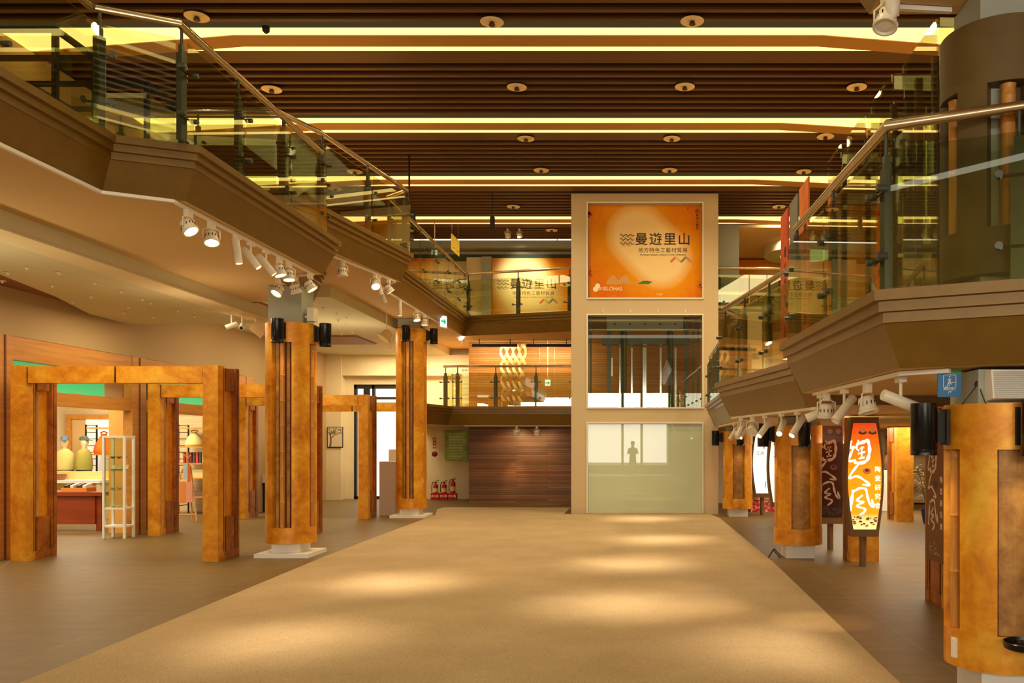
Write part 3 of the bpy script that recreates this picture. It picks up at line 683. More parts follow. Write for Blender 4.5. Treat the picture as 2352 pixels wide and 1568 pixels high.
for tx, ty, px_, py_ in ((0.0,12.2,0.0,13.6),(0.45,15.3,0.9,14.8),(-0.1,9.1,-1,10.5),(1.75,9.7,2.3,13.2),(-3.0,7.4,-4,9.9),(-2.9,10.6,-4,11),(1.4,7.1,1.2,10),(0.3,19.6,0.6,18.6)):
    lamp('SPOT', 'downlight_beam', (px_,py_,ZC-0.12), 3600, (1.0,0.82,0.56), 0.55, to=(tx,ty,0), angle=15, blend=1.0)
def pin(x, y, z, g, lab):
    t = thing('pin_light', lab, 'ceiling light', (x,y,z-0.03), g)
    MB().lathe([(0.02,z-0.001),(0.05,z-0.004),(0.05,z-0.007),(0.016,z-0.01),(0.014,z-0.035)], (x,y,0), 10).build('fitting', LAMPW, t)
    return t
for Z, lst, g, lab in ((3.88, [(18,625),(61,614),(136,625),(5,644),(120,655),(217,649),(279,668),(210,680),(168,692),(327,686),(346,694),(294,704),(284,717),(351,727),(409,712),(447,725)],
                    'pin lights of the nearer low ceiling','tiny white pin fitting in the pale ceiling before the nearest pillar'),
                   (4.37, [(773,719),(796,727),(778,733),(777,736),(796,745),(814,751),(780,752),(833,757),(809,761),(785,764),(785,770),(838,770),(862,778),(821,779),(868,787),(815,788),(833,794),(899,797),(742,706),(620,714)],
                    'pin lights of the farther low ceiling','tiny white pin fitting in the pale ceiling between the two tall pillars')):
    p0 = None
    for px, py in lst:
        Y = (Z-CH)*FPX/(VPY-py); x = (px-VPX)*Y/FPX
        if p0 is None: p0 = pin(x, Y, Z, g, lab)
        else: dup(p0, (x-p0.location.x, Y-p0.location.y, 0))
# ------------------------------------------------------------------ printed exhibition panels
EX, EZ = Vector((1,0,0)), Vector((0,0,1))
INK = M('dark_print', (58,24,18), 0.6); INKB = M('brown_print', (150,92,40), 0.6); PAPERW = M('white_print', (250,240,224), 0.6)
def sun_art(name, a, b, r, soft=0.13, hill=None):
    """orange ground with a soft cream sun stretched from a to b (metres from the panel centre)"""
    k = NT(name); p = k.pos(obj=True); sp = k.node('ShaderNodeSeparateXYZ'); k.link(p, sp.inputs[0]); x, z = sp.outputs[0], sp.outputs[2]
    dx, dz = b[0]-a[0], b[1]-a[1]; L2 = dx*dx+dz*dz+1e-6
    ax, az = k.math('SUBTRACT', x, a[0]), k.math('SUBTRACT', z, a[1])
    h = k.math('DIVIDE', k.math('ADD', k.math('MULTIPLY', ax, dx), k.math('MULTIPLY', az, dz)), L2, clamp=True)
    ex, ez = k.math('SUBTRACT', ax, k.math('MULTIPLY', h, dx)), k.math('SUBTRACT', az, k.math('MULTIPLY', h, dz))
    d = k.math('SQRT', k.math('ADD', k.math('MULTIPLY', ex, ex), k.math('MULTIPLY', ez, ez)))
    f = k.math('DIVIDE', k.math('SUBTRACT', d, r-soft*0.35), soft, clamp=True)
    f2 = k.math('DIVIDE', k.math('SUBTRACT', d, r), 0.75, clamp=True)
    n = k.noise(p, 2.2, 6, 0.65)
    ground = k.mix(f2, (238,162,6), (220,108,2)); ground = k.mix(0.25, ground, k.ramp(n, [(0.3,(224,112,8)),(0.7,(250,188,30))]))
    c = k.mix(k.math('SMOOTHSTEP', 0.0, 1.0, f) if False else f, (250,218,158), ground)
    k.link(c, k.b.inputs['Base Color']); k.b.inputs['Roughness'].default_value = 0.6; k.b.inputs['Specular IOR Level'].default_value = 0.15; return k.mat
def exhibit_lettering(t, o, y, s):
    """wave sign, the four big characters and the two lines under them; o = centre of the big line"""
    P3 = lambda dx, dz: (o[0]+dx*s, y, o[1]+dz*s); n = (0,-1,0)
    for i, ch in enumerate('曼遊里山'):
        text(ch, 0.315*s, P3(-0.28+0.345*i,0), EX, EZ, n, INK, t, 'lettering', offset=0.004)
    mb = MB()
    for row, dz in ((0,0.115),(1,0.015),(2,-0.085)):
        pts = [(-0.80+0.34*j/16, dz+0.022*math.sin(j/16*6*math.pi)) for j in range(17)]
        mb.ribbon([(o[0]+p*s,o[1]+q*s) for p,q in pts], 0.018*s, (0,y,0), EX, EZ, n, 0.0015, 0)
        mb.ribbon([(o[0]+(p+0.03)*s,o[1]+(q-0.045)*s) for p,q in pts[:13]], 0.009*s, (0,y,0), EX, EZ, n, 0.0015, 1)
    mb.build('wave_mark', [INK, INKB], t)
    text('地方特色工藝材質展', 0.128*s, P3(0.24,-0.255), EX, EZ, n, INK, t, 'lettering', space=1.09)
    text('Wandering in Satoyama – Exhibition of Local Craft Materials', 0.0455*s, P3(0.24,-0.36), EX, EZ, n, INK, t, 'lettering', offset=0.0006)
    mb = MB()
    for i, ph in enumerate((0,1,2,3)):
        pts = [(0.42+0.125*i+0.14*j/10, -0.475+0.05*math.sin((j/10-0.5)*math.pi)*(1 if i%2 else -1)*-1) for j in range(11)]
        mb.ribbon([(o[0]+p*s,o[1]+q*s) for p,q in pts], [0.055*s]*11, (0,y,0), EX, EZ, n, 0.001+0.0003*i, i)
    mb.build('ribbon_mark', [M('print_coral',(222,110,70)),M('print_sand',(226,190,110)),M('print_slate',(110,140,140)),M('print_taupe',(186,150,112))] if 'print_coral' not in bpy.data.materials else [bpy.data.materials[q] for q in ('print_coral','print_sand','print_slate','print_taupe')], t)
def splats(t, lst, y, seed):
    rr = random.Random(seed); mb = MB()
    for cx, cz, sp, n in lst:
        for _ in range(n):
            a = rr.uniform(0,6.28); d = sp*abs(rr.gauss(0,0.6)); r = rr.uniform(0.006,0.02)*max(0.4,1.5-d/sp)
            mb.slab([(cx+d*math.cos(a)+r*math.cos(k), cz+d*math.sin(a)*1.1+r*math.sin(k)) for k in (0,1.05,2.1,3.14,4.2,5.2)], (0,y,0), EX, EZ, (0,-1,0), 0.0012)
    return mb.build('splatter_print', M('crimson_print', (186,44,16), 0.6) if 'crimson_print' not in bpy.data.materials else bpy.data.materials['crimson_print'], t)
pc = Vector((0.32,21.1,6.35)); Y = 21.099
t = tag(MB().box(pc.x-1.36,21.1,pc.z-1.12,pc.x+1.36,21.118,pc.z+1.12).build('exhibition_poster', sun_art('poster_print',(-0.17,0.40),(0.38,-0.14),0.62,0.3), origin=pc),
    'large orange exhibition poster framed on the lift tower front', 'poster')
tp = lambda zx, zy: (-1.06+(zx-325)/1420*2.76, 7.49-(zy-215)/1150*2.28)
exhibit_lettering(t, (tp(1145,650)[0]-0.02, tp(1145,650)[1]), Y, 1.0)
for i, ch in enumerate('臺灣工藝季'): text(ch, 0.07, (tp(1687,0)[0],Y,tp(0,350+40*i)[1]), EX, EZ, (0,-1,0), INK, t)
text('SLOHAS', 0.13, (tp(640,0)[0],Y,tp(0,1247)[1]), EX, EZ, (0,-1,0), PAPERW, t, sx=0.92); text('慢活', 0.09, (tp(492,0)[0],Y,tp(0,1247)[1]), EX, EZ, (0,-1,0), PAPERW, t)
text('文化部', 0.05, (tp(1215,0)[0],Y,tp(0,1315)[1]), EX, EZ, (0,-1,0), PAPERW, t)
mb = MB(); cx, cz = tp(435,1235)
mb.slab([(cx+0.02+0.06*math.cos(k/12*6.28),cz+0.05+0.06*math.sin(k/12*6.28)) for k in range(12)],(0,Y,0),EX,EZ,(0,-1,0),0.0012)
mb.slab([(cx-0.03+0.065*math.cos(k/12*6.28),cz-0.03+0.065*math.sin(k/12*6.28)) for k in range(12)],(0,Y,0),EX,EZ,(0,-1,0),0.001)
mb.build('logo_mark', PAPERW, t)
cx, cz = tp(1685,298); mb = MB()
mb.ribbon([(cx+0.042*math.cos(k/18*6.28),cz+0.042*math.sin(k/18*6.28)) for k in range(19)],0.012,(0,Y,0),EX,EZ,(0,-1,0),0.0012)
mb.ribbon([(cx-0.02,cz-0.015),(cx+0.005,cz+0.005),(cx+0.02,cz+0.022)],0.016,(0,Y,0),EX,EZ,(0,-1,0),0.0012).build('seal_mark', INK, t)
mb = MB()
for i, poly in enumerate(([(545,1190),(590,1110),(645,1078),(700,1140),(760,1195)],[(690,1160),(745,1100),(800,1072),(850,1150),(885,1195)],[(860,1190),(930,1150),(990,1165),(1010,1195)],[(940,1185),(1010,1150),(1060,1148),(1130,1160),(1080,1190)])):
    mb.slab([tp(*q) for q in poly],(0,Y,0),EX,EZ,(0,-1,0),0.001+0.0004*i, 0 if i < 3 else 1)
mb.build('mountain_print', [M('print_mist',(214,160,92)),M('print_moss',(70,120,40))], t)
splats(t, [(tp(345,310)[0],tp(0,320)[1],0.14,34),(tp(350,1050)[0],tp(0,1050)[1],0.16,26),(tp(1720,1200)[0],tp(0,1210)[1],0.1,18),(tp(1570,0)[0],tp(0,265)[1],0.08,6)], Y, 3)
# mural walls of the top gallery
def mural(label, x0, x1, z0, z1, y, a, b, r, nm):
    c = Vector(((x0+x1)/2,y,(z0+z1)/2))
    return tag(MB().box(x0,y,z0,x1,y+0.03,z1).build('mural_panel', sun_art(nm,a,b,r,0.4), origin=c), label, 'mural')
t = mural('orange sun mural on the top gallery wall left of the tower', -4.18, 0.6, 5.08, 7.25, 26.1, (-1.55,0.35),(-1.2,-0.2),0.8,'mural_print')
exhibit_lettering(t, (-3.2,6.46), 26.099, 1.05)
lamp('SPOT','mural_spot',(-3.3,23.6,7.5),420,(1.0,0.95,0.7),0.05,to=(-3.2,26.1,6.7),angle=44,blend=0.9)
t = mural('orange sun mural on the top gallery wall right of the tower', 2.76, 8.8, 5.08, 7.2, 26.1, (-1.6,0.0),(-1.3,-0.1),0.72,'mural_print_east')
for px, ch in ((1709,'藝'),(1743,'工'),(1775,'大'),(1803,'展')):
    p = P(px, 688, 26.1); text(ch, 0.3, (p.x,26.099,p.z), EX, EZ, (0,-1,0), INK, t)
lamp('SPOT','mural_spot',(4.2,23.4,7.2),420,(1.0,0.85,0.5),0.05,to=(4.2,26.1,6.3),angle=60,blend=0.9)

# ------------------------------------------------------------------ lantern signs
STRK = [([(1197,545),(1188,600),(1216,592),(1196,640),(1178,700),(1232,690)],15),
 ([(1252,540),(1236,600),(1258,622)],14), ([(1242,572),(1290,555),(1320,545),(1336,600),(1330,660),(1308,702),(1252,716),(1216,706)],22),
 ([(1262,605),(1295,596)],12), ([(1248,645),(1302,630)],13), ([(1278,590),(1274,680)],12), ([(1254,682),(1298,672)],14),
 ([(1262,715),(1216,768),(1182,830),(1240,816),(1300,850),(1338,884),(1282,880)],15),
 ([(1212,920),(1200,1000),(1188,1082)],20), ([(1206,938),(1262,908),(1306,915),(1318,962),(1336,1020),(1368,1052),(1352,992)],16),
 ([(1282,960),(1240,1002),(1288,1012),(1240,1042),(1292,1062),(1302,1082),(1262,1112)],15)]
def calligraphy(t, o, u, n, s, m, depth=0.003):
    o, u, n = Vector(o), Vector(u), Vector(n); mb = MB()
    for pts, w in STRK:
        q = []                                                    # smooth the stroke
        for i in range(len(pts)-1):
            p0, p1, p2, p3 = (Vector(pts[max(i-1,0)]),Vector(pts[i]),Vector(pts[i+1]),Vector(pts[min(i+2,len(pts)-1)]))
            for k in range(5):
                f = k/5; q.append(0.5*((2*p1)+(p2-p0)*f+(2*p0-5*p1+4*p2-p3)*f*f+(3*p1-p0-3*p2+p3)*f**3))
        q.append(Vector(pts[-1])); L = len(q)
        ww = [w*0.00195*s*(0.62+0.55*abs(math.sin(2.2+i*0.55))*(1 if i < L-3 else 0.6)) for i in range(L)]
        mb.ribbon([((p.x-1300)*0.0018*s, (805-p.y)*0.0018*s) for p in q], ww, o, u, EZ, n, depth)
    return mb.build('calligraphy', m, t)
def pots(t, o, u, n, s, mats, seed):
    rr = random.Random(seed); mb = MB(); o, u, n = Vector(o), Vector(u), Vector(n)
    def el(cx, cz, rx, rz, m, d): mb.slab([(cx+rx*math.cos(k/10*6.28),cz+rz*math.sin(k/10*6.28)) for k in range(10)], o, u, EZ, n, d, m)
    for i in range(22):
        cx = rr.uniform(-0.16,0.16)*s; cz = (-0.71+rr.uniform(0,0.13)-abs(cx)*0.0)*s; r = rr.uniform(0.018,0.04)*s
        el(cx,cz,r,r*0.7,0,0.001+0.00005*i); el(cx,cz+r*0.2,r*0.7,r*0.36,1,0.0012+0.00005*i)
    for cx in (-0.03,0.105):
        el(cx*s,0.58*s,0.06*s,0.03*s,1,0.0014); el(cx*s,0.62*s,0.045*s,0.042*s,2,0.0018)
    el(0.03*s,0.05*s,0.06*s,0.045*s,2,0.0014); el(0.03*s,0.06*s,0.03*s,0.02*s,1,0.0018)
    return mb.build('pottery_print', mats, t)
SIGNF = M('sign_frame_bronze', (126,92,54), 0.45, 0.2)
def orange_face(name, emit):
    k = NT(name); sp = k.node('ShaderNodeSeparateXYZ'); k.link(k.node('ShaderNodeNewGeometry').outputs['Position'], sp.inputs[0])
    f = k.math('DIVIDE', k.math('SUBTRACT', sp.outputs[2], 0.5), 1.5, clamp=True)
    c = k.ramp(f, [(0.0,(255,225,150)),(0.1,(255,214,120)),(0.16,(250,150,20)),(0.55,(252,140,10)),(0.85,(236,90,10)),(1.0,(200,50,10))] if emit else [(0.0,(60,40,24)),(0.12,(66,30,14)),(1.0,(70,22,12))])
    k.link(c, k.b.inputs['Base Color'])
    if emit: k.link(c, k.b.inputs['Emission Color']); k.b.inputs['Emission Strength'].default_value = emit
    k.b.inputs['Roughness'].default_value = 0.3; return k.mat
def barrel(hw_t, hw_m, z0, z1, n=14):
    return [(hw_t+(hw_m-hw_t)*math.sin(math.pi*i/n), z0+(z1-z0)*i/n) for i in range(n+1)]
def lantern(label, x, y, face, kind, d=0.22, z0=0.42, z1=2.1, hw=(0.185,0.262)):
    t = thing('lantern_sign', label, 'sign', (x,y,0), 'barrel shaped signs on poles'); zs = 2.19 if y < 9 else 2.09
    MB().tube([(x,y,0),(x,y,z0+0.03)],0.05,16).tube([(x,y,z1-0.01),(x,y,zs)],0.05,16).build('pole', SIGNF, t, smooth=True)
    pr = barrel(*hw, z0, z1-0.05); poly = [(w,z) for w,z in pr]+[(-w,z) for w,z in reversed(pr)]
    mb = MB().slab(poly, (x,y-d/2+0.012,0), EX, EZ, (0,1,0), d-0.024)
    inn = [(w-0.028, z0+0.1+(z1-z0-0.22)*(z-z0)/(z1-0.05-z0)) for w,z in pr]
    for s in (-1,1):                                               # rims round the two faces
        yy = y+s*(d/2-0.012)
        ring_o = poly; ring_i = [(w,z) for w,z in inn]+[(-w,z) for w,z in reversed(inn)]
        for i in range(len(ring_o)):
            j = (i+1) % len(ring_o)
            mb.slab([ring_o[i],ring_o[j],ring_i[j],ring_i[i]], (x,yy,0), EX, EZ, (0,s,0), 0.012)
    mb.build('sign_body', SIGNF, t)
    fp = [(w-0.002,z) for w,z in inn]+[(-w+0.002,z) for w,z in reversed(inn)]
    f = MB().slab(fp, (x,y-d/2+0.010,0), EX, EZ, (0,-1,0), 0.004).build('sign_face', face, t)
    yy = y-d/2+0.005; zc = (z0+0.1+z1-0.12)/2+0.02
    if kind in ('lit','dark'):
        cal = M('lit_white_stroke',(255,250,236),0.5,emit=1.1) if kind == 'lit' else M('unlit_stroke',(196,160,140),0.5)
        calligraphy(f, (x,yy,zc), EX, (0,-1,0), 1.0, cal)
        pots(f, (x,yy,zc), EX, (0,-1,0), 1.0, [M('pot_%s_a'%kind,(236,200,140) if kind=='lit' else (80,60,44),emit=0.7 if kind=='lit' else 0),M('pot_%s_b'%kind,(120,70,30) if kind=='lit' else (34,24,18),emit=0.2 if kind=='lit' else 0),M('pot_%s_c'%kind,(214,120,60) if kind=='lit' else (120,60,40),emit=0.5 if kind=='lit' else 0)], 5)
        if kind == 'lit':
            for i, ch in enumerate('陶瓷研究會'): text(ch, 0.085, (x+0.177,yy,zc+0.07-0.125*i), EX, EZ, (0,-1,0), cal, f, offset=0.001)
    else:
        g = M('faint_print_%d'%len(bpy.data.materials),(70,68,56),0.6)
        text('草', 0.28, (x+0.03,yy,zc+0.42), EX, EZ, (0,-1,0), INK if False else g, f); text('工房', 0.1, (x-0.06,yy,zc+0.2), EX, EZ, (0,-1,0), g, f)
        MB().slab([(0.06,-0.6),(0.075,-0.6),(0.072,-0.45),(0.062,-0.45)],(x,yy,zc),EX,EZ,(0,-1,0),0.003).build('reed_print', INK, f)
    return t
lantern('glowing orange pottery sign with white brush writing on a pole', 3.2, 12.06, orange_face('orange_backlit',1.15), 'lit')
lantern('unlit dark brown pottery sign with brush writing behind the orange one', 3.18, 13.95, orange_face('brown_unlit',0), 'dark')
WF = M('white_backlit_face',(255,252,236),0.5,emit=1.0)
lantern('glowing white barrel sign between the two short pillars', 3.1, 20.7, WF, 'white', z0=0.42, z1=2.08)
lantern('second glowing white barrel sign partly behind the short pillar', 3.0, 17.6, WF, 'white', z0=0.42, z1=2.08)
# long banner hung on the gate post
t = tag(MB().box(3.185,8.86,0.46,3.197,9.42,2.0).build('post_banner', M('banner_brown',(128,76,36),0.6), origin=(3.19,9.14,1.2)), 'brown pottery banner with brush writing hung on a gilt post', 'banner')
calligraphy(t, (3.184,9.16,1.26), (0,-1,0), (-1,0,0), 0.86, M('banner_stroke',(232,214,186),0.6))
for i, ch in enumerate('陶瓷研究會'): text(ch, 0.075, (3.184,8.96,1.32-0.12*i), (0,-1,0), EZ, (-1,0,0), PAPERW, t)
pots(t, (3.184,9.16,1.22), (0,-1,0), (-1,0,0), 0.95, [M('banner_pot_a',(176,150,110)),M('banner_pot_b',(60,44,30)),M('banner_pot_c',(70,46,26))], 9)

# ------------------------------------------------------------------ back wall fittings
def extinguisher(i, x, h, lab):
    t = thing('fire_extinguisher', lab, 'fire extinguisher', (x,26.2,0.03), 'red fire extinguishers'); r = 0.075; z = 0.06
    MB().lathe([(r*0.95,z),(r,z+0.02),(r,z+h-0.06),(r*0.85,z+h-0.02),(r*0.4,z+h),(r*0.35,z+h+0.03)], (x,26.2,0), 20).build('cylinder', RED, t, smooth=True)
    MB().box(x-0.02,26.185,z+h+0.03,x+0.02,26.215,z+h+0.06).tube([(x-0.01,26.2,z+h+0.06),(x+0.05,26.18,z+h+0.1),(x+0.11,26.17,z+h+0.11)],0.009,6).tube([(x,26.2,z+h+0.05),(x+0.09,26.18,z+h+0.055)],0.008,6).build('valve', MATT, t)
    MB().tube([(x-0.02,26.2,z+h+0.04),(x-0.07,26.18,z+h+0.05),(x-0.105,26.17,z+h-0.03),(x-0.108,26.16,z+h*0.6),(x-0.1,26.15,z+h*0.42)],0.011,8).build('hose', MATT, t, smooth=True)
    MB().lathe([(r+0.001,z+h*0.42),(r+0.001,z+h*0.7)], (x,26.2,0), 20, capb=False, capt=False).build('paper_label', M('label_cream',(236,214,150)) if 'label_cream' not in bpy.data.materials else bpy.data.materials['label_cream'], t)
    b = thing('extinguisher_stand', ['red stand under the extinguisher nearest the pillar','red stand under the middle extinguisher','red stand under the tallest extinguisher'][i], 'stand', (x,26.2,0), 'red extinguisher stands')
    MB().box(x-0.12,26.08,0,x+0.12,26.3,0.045).box(x-0.12,26.08,0.045,x+0.12,26.09,0.21).box(x-0.12,26.09,0.045,x-0.11,26.3,0.21).box(x+0.11,26.09,0.045,x+0.12,26.3,0.21).build('tray', RED, b)
    text('滅火器', 0.075, (x,26.078,0.12), EX, EZ, (0,-1,0), PAPERW, b, offset=0.001)
extinguisher(0,-5.9,0.42,'red fire extinguisher nearest the tall pillar'); extinguisher(1,-5.64,0.42,'middle red fire extinguisher of the three'); extinguisher(2,-5.38,0.5,'tallest red fire extinguisher, nearest the wood wall')
t = tag(MB().box(-6.0,26.28,1.55,-5.9,26.3,1.88).build('wall_sign', RED, origin=(-5.95,26.29,1.7)), 'narrow red wall sign with white writing over the alarm', 'sign')
for i, ch in enumerate('滅火器'): text(ch, 0.08, (-5.95,26.278,1.81-0.1*i), EX, EZ, (0,-1,0), PAPERW, t)
t = thing('fire_alarm', 'round dark red fire alarm on the back wall', 'alarm', (-5.95,26.3,1.38))
MB().lathe([(0.085,0),(0.085,0.03),(0.06,0.05),(0.02,0.055)], (-5.95,26.3,1.38), 24, M=Matrix.Rotation(math.pi/2,3,'X')).build('bell', M('alarm_red',(128,14,18),0.3), t, smooth=True)
MB().box(-6.01,26.285,1.36,-5.89,26.3,1.40).build('mount', DARK, t)
t = tag(MB().box(-5.64,26.25,1.18,-4.95,26.27,2.1).build('notice_board', M('green_acrylic',(140,176,70),0.25,vary=0.18,vscale=5), origin=(-5.3,26.26,1.64)), 'translucent green notice board of small writing beside the wood wall', 'notice board')
mb = MB(); rr = random.Random(4)
for i in range(17):
    x = -5.52
    while x < -5.1: w = rr.uniform(0.03,0.12); mb.box(x,26.248,2.0-0.047*i,x+w,26.25,2.015-0.047*i); x += w+0.015
mb.build('printed_lines', M('notice_print',(226,234,180)), t)
mb = MB()
for x in (-5.6,-5.0):
    for z in (1.22,2.06): mb.tube([(x,26.24,z),(x,26.3,z)],0.012,8)
mb.build('stand_off', CHROME, t)
t = thing('tree_picture', 'framed print of a tree hanging left of the glazed door', 'picture', (-8.92,26.18,1.88))
MB().box(-9.15,26.17,1.57,-8.68,26.195,2.2).build('picture_frame', MATT, t); MB().box(-9.13,26.165,1.6,-8.7,26.17,2.18).build('picture_paper', M('picture_paper',(226,208,176)), t)
mb = MB(); tq = lambda pts, w: mb.ribbon(pts, w, (0,26.165,0), EX, EZ, (0,-1,0), 0.002)
tq([(-9.06,1.6),(-9.04,1.8),(-9.06,1.95),(-9.0,2.06)],[0.06,0.045,0.035,0.02]); tq([(-9.04,1.85),(-8.94,1.95),(-8.84,1.98),(-8.75,2.05)],[0.035,0.025,0.02,0.01]); tq([(-9.05,1.93),(-9.11,2.03)],0.02); tq([(-8.93,1.95),(-8.9,2.08)],0.015)
mb.build('tree_print', M('tree_brown',(120,96,70)), t)
mb = MB(); rr = random.Random(8)
for _ in range(70):
    a, b, r = rr.uniform(-9.12,-8.72), rr.uniform(1.98,2.16), rr.uniform(0.008,0.022); mb.slab([(a+r*math.cos(k),b+r*math.sin(k)) for k in (0,1.2,2.5,3.7,5)],(0,26.163,0),EX,EZ,(0,-1,0),0.001)
mb.build('leaf_print', M('leaf_print',(134,140,84)), t)
# exit signs
EXG = M('exit_green',(20,170,120),0.4,emit=0.9); EXW = M('exit_white',(236,255,244),0.4,emit=1.1)
def exit_sign(label, x, y, z, w, h, stem, u=EX, n=(0,-1,0)):
    u, n = Vector(u), Vector(n); c = Vector((x,y,z)); t = thing('exit_sign', label, 'exit sign', c, 'green and white exit signs')
    MB().slab([(-w/2,-h/2),(w/2,-h/2),(w/2,h/2),(-w/2,h/2)], c, u, EZ, -n, 0.05).tube([c-n*0.025+EZ*(h/2),c-n*0.025+EZ*(h/2+stem)],0.012,6).build('sign_box', MATT if False else WHITE, t)
    MB().slab([(-w*.46,-h*.42),(w*.46,-h*.42),(w*.46,h*.42),(-w*.46,h*.42)], c+n*0.001, u, EZ, n, 0.003).build('lit_face', EXW, t)
    MB().slab([(-w*.36,-h*.07),(w*.05,-h*.07),(w*.05,-h*.25),(w*.38,0),(w*.05,h*.25),(w*.05,h*.07),(-w*.36,h*.07)], c+n*0.004, u, EZ, n, 0.002).build('arrow', EXG, t)
p = P(998,580,23.8); exit_sign('exit sign hanging over the top gallery left of the tower', p.x,p.y,p.z,0.16,0.15,0.75)
p = P(1965,587,18.5); exit_sign('exit sign hanging over the east mezzanine behind the glass', p.x,p.y,p.z,0.14,0.14,2.0)
p = P(1258,879,24.3); exit_sign('small exit sign hanging before the honey wood wall', p.x,p.y,p.z,0.16,0.2,1.15)
p = P(1003,738,20.6); p.x += 0.16; exit_sign('upright exit sign hanging at the tall pillar top', p.x,p.y,p.z,0.3,0.3,0.04,u=(0.35,0.94,0),n=(0.94,-0.35,0))
# hanging gallery signs
def hang_sign(label, p, w, h, u, m, lit):
    u = Vector(u).normalized(); n = Vector((u.y,-u.x,0)); t = thing('hanging_sign', label, 'sign', p, 'yellow hanging gallery signs')
    MB().slab([(-w/2,-h/2),(w/2,-h/2),(w/2,h/2),(-w/2,h/2)], p, u, EZ, n, 0.02).build('sign_panel', m, t)
    mb = MB()
    for s in (-1,1): mb.tube([p+u*(w*0.4*s)+EZ*(h/2),Vector((p.x+u.x*w*0.4*s,p.y+u.y*w*0.4*s,7.74))],0.004,5)
    mb.build('hanging_wire', STEEL, t)
    MB().slab([(-w*.36,-h*.3),(-w*.1,-h*.3),(-w*.1,-h*.26),(-w*.36,-h*.26)], p+n*0.021, u, EZ, n, 0.002).slab([(w*.1,-h*.3),(w*.36,-h*.3),(w*.36,-h*.26),(w*.1,-h*.26)], p+n*0.021, u, EZ, n, 0.002).build('printed_lines', INKB, t)
hang_sign('lit yellow sign hanging over the upper gallery left of the tower', P(1045,563,22.5), 0.85, 0.4, (0.03,1,0), M('yellow_sign',(240,196,40),0.4,emit=0.25), True)
hang_sign('ochre sign hanging over the east side right of the tower', P(1812,572,22.6), 0.85, 0.42, (0.0,-1,0), M('ochre_sign',(196,130,40),0.4), False)
t = thing('pendant_spotlight', 'black cylinder spotlight hanging from the slatted ceiling by the tower', 'spotlight', P(1131,505,21))
p = P(1131,510,21); MB().tube([(p.x,p.y,ZC-0.001),(p.x,p.y,p.z+0.12)],0.012,6).build('stem', MATT, t)
MB().lathe([(0.03,0.14),(0.06,0.12),(0.06,-0.1),(0.075,-0.16),(0.06,-0.15)], p, 16).build('lamp_body', MATT, t, smooth=True)
t = thing('loudspeaker', 'black loudspeaker hanging above the upper west gallery', 'loudspeaker', P(940,515,18.3)); p = P(940,515,18.3)
MB().obox(p,0.22,0.42,0.5,0.35).build('speaker_box', MATT, t); MB().tube([p+EZ*0.25,(p.x,p.y,ZC-0.001)],0.02,6).build('hanger', MATT, t)

# ------------------------------------------------------------------ first floor bridge: woven bamboo piece
t = thing('bamboo_sculpture', 'tall woven pale bamboo sculpture before the honey wood wall', 'sculpture', (-3.3,24.3,2.7))
WEAVE = grain('split_bamboo', (226,176,104), (248,212,150), 'Z', 3)
for i in range(4):
    for s in (-1,1):
        mb = MB(); n = 40; xs = -3.56+0.165*i; pts = []
        for k in range(n+1):
            f = k/n; z = 2.86+1.6*f; pts.append((xs+0.085*math.sin(f*math.pi*4)*s+0.03*(f-0.5)*(i-1.5), z))
        for k in range(n):
            (x1,z1),(x2,z2) = pts[k],pts[k+1]; yy = 24.3+0.05*math.cos(k/n*math.pi*4)*s+0.02*(i%2); w = 0.02+0.028*abs(math.cos(k/n*math.pi*4))
            w2 = 0.02+0.028*abs(math.cos((k+1)/n*math.pi*4)); y2 = 24.3+0.05*math.cos((k+1)/n*math.pi*4)*s+0.02*(i%2)
            mb.add([(x1-w,yy,z1),(x1+w,yy+0.02,z1),(x2+w2,y2+0.02,z2),(x2-w2,y2,z2),(x1-w,yy+0.008,z1),(x1+w,yy+0.028,z1),(x2+w2,y2+0.028,z2),(x2-w2,y2+0.008,z2)],[(0,1,2,3),(7,6,5,4),(0,4,5,1),(2,6,7,3),(1,5,6,2),(3,7,4,0)])
        mb.build('woven_strand', WEAVE, t)
rr = random.Random(2)
for i in range(14):
    x = -3.68+0.062*i; MB().tube([(x,24.25+rr.uniform(-0.03,0.03),2.701),(x,24.25,2.82+rr.uniform(0,0.09))],0.028,10).build('bamboo_stub', BAMBOOP, t)
for lab, x0, x1 in (('black linear lamp under the upper bridge over the sculpture',-4.4,-3.15),('black linear lamp under the upper bridge beside the tower',-2.9,-1.6)):
    t = thing('linear_lamp', lab, 'lamp', ((x0+x1)/2,24.0,4.3), 'black linear lamps')
    MB().box(x0,23.96,4.36,x1,24.04,4.44).build('lamp_body', MATT, t); mb = MB()
    for x in (x0+0.2,x1-0.2): MB().tube([(x,24.0,4.44),(x,24.0,4.569)],0.012,6).build('stem', MATT, t)
    lamp('AREA','linear_glow',((x0+x1)/2,24.02,4.34),22,(1.0,0.78,0.45),x1-x0,to=((x0+x1)/2,24.8,3.4),sy=0.06)
t = thing('tube_lamp', 'lit white tube lamp under the upper west gallery', 'lamp', P(1060,776,23.6)); p = P(1060,776,23.6)
MB().obox(p,0.08,0.6,0.06,0.3).build('tube', M('tube_glow',(255,250,230),emit=4), t); MB().tube([p+EZ*0.03,(p.x,p.y,4.37)],0.01,6).build('stem', WHITE, t)
t = thing('info_panel', 'pale wall panel of small writing beside the honey wood wall', 'panel', (-4.9,26.25,3.5)); MB().box(-5.2,26.27,2.9,-4.7,26.295,4.0).build('panel_sheet', M('panel_sheet',(226,214,180)), t)
text('道路景觀', 0.1, (-4.95,26.268,3.9), EX, EZ, (0,-1,0), INK, t)
mb = MB(); rr = random.Random(6)
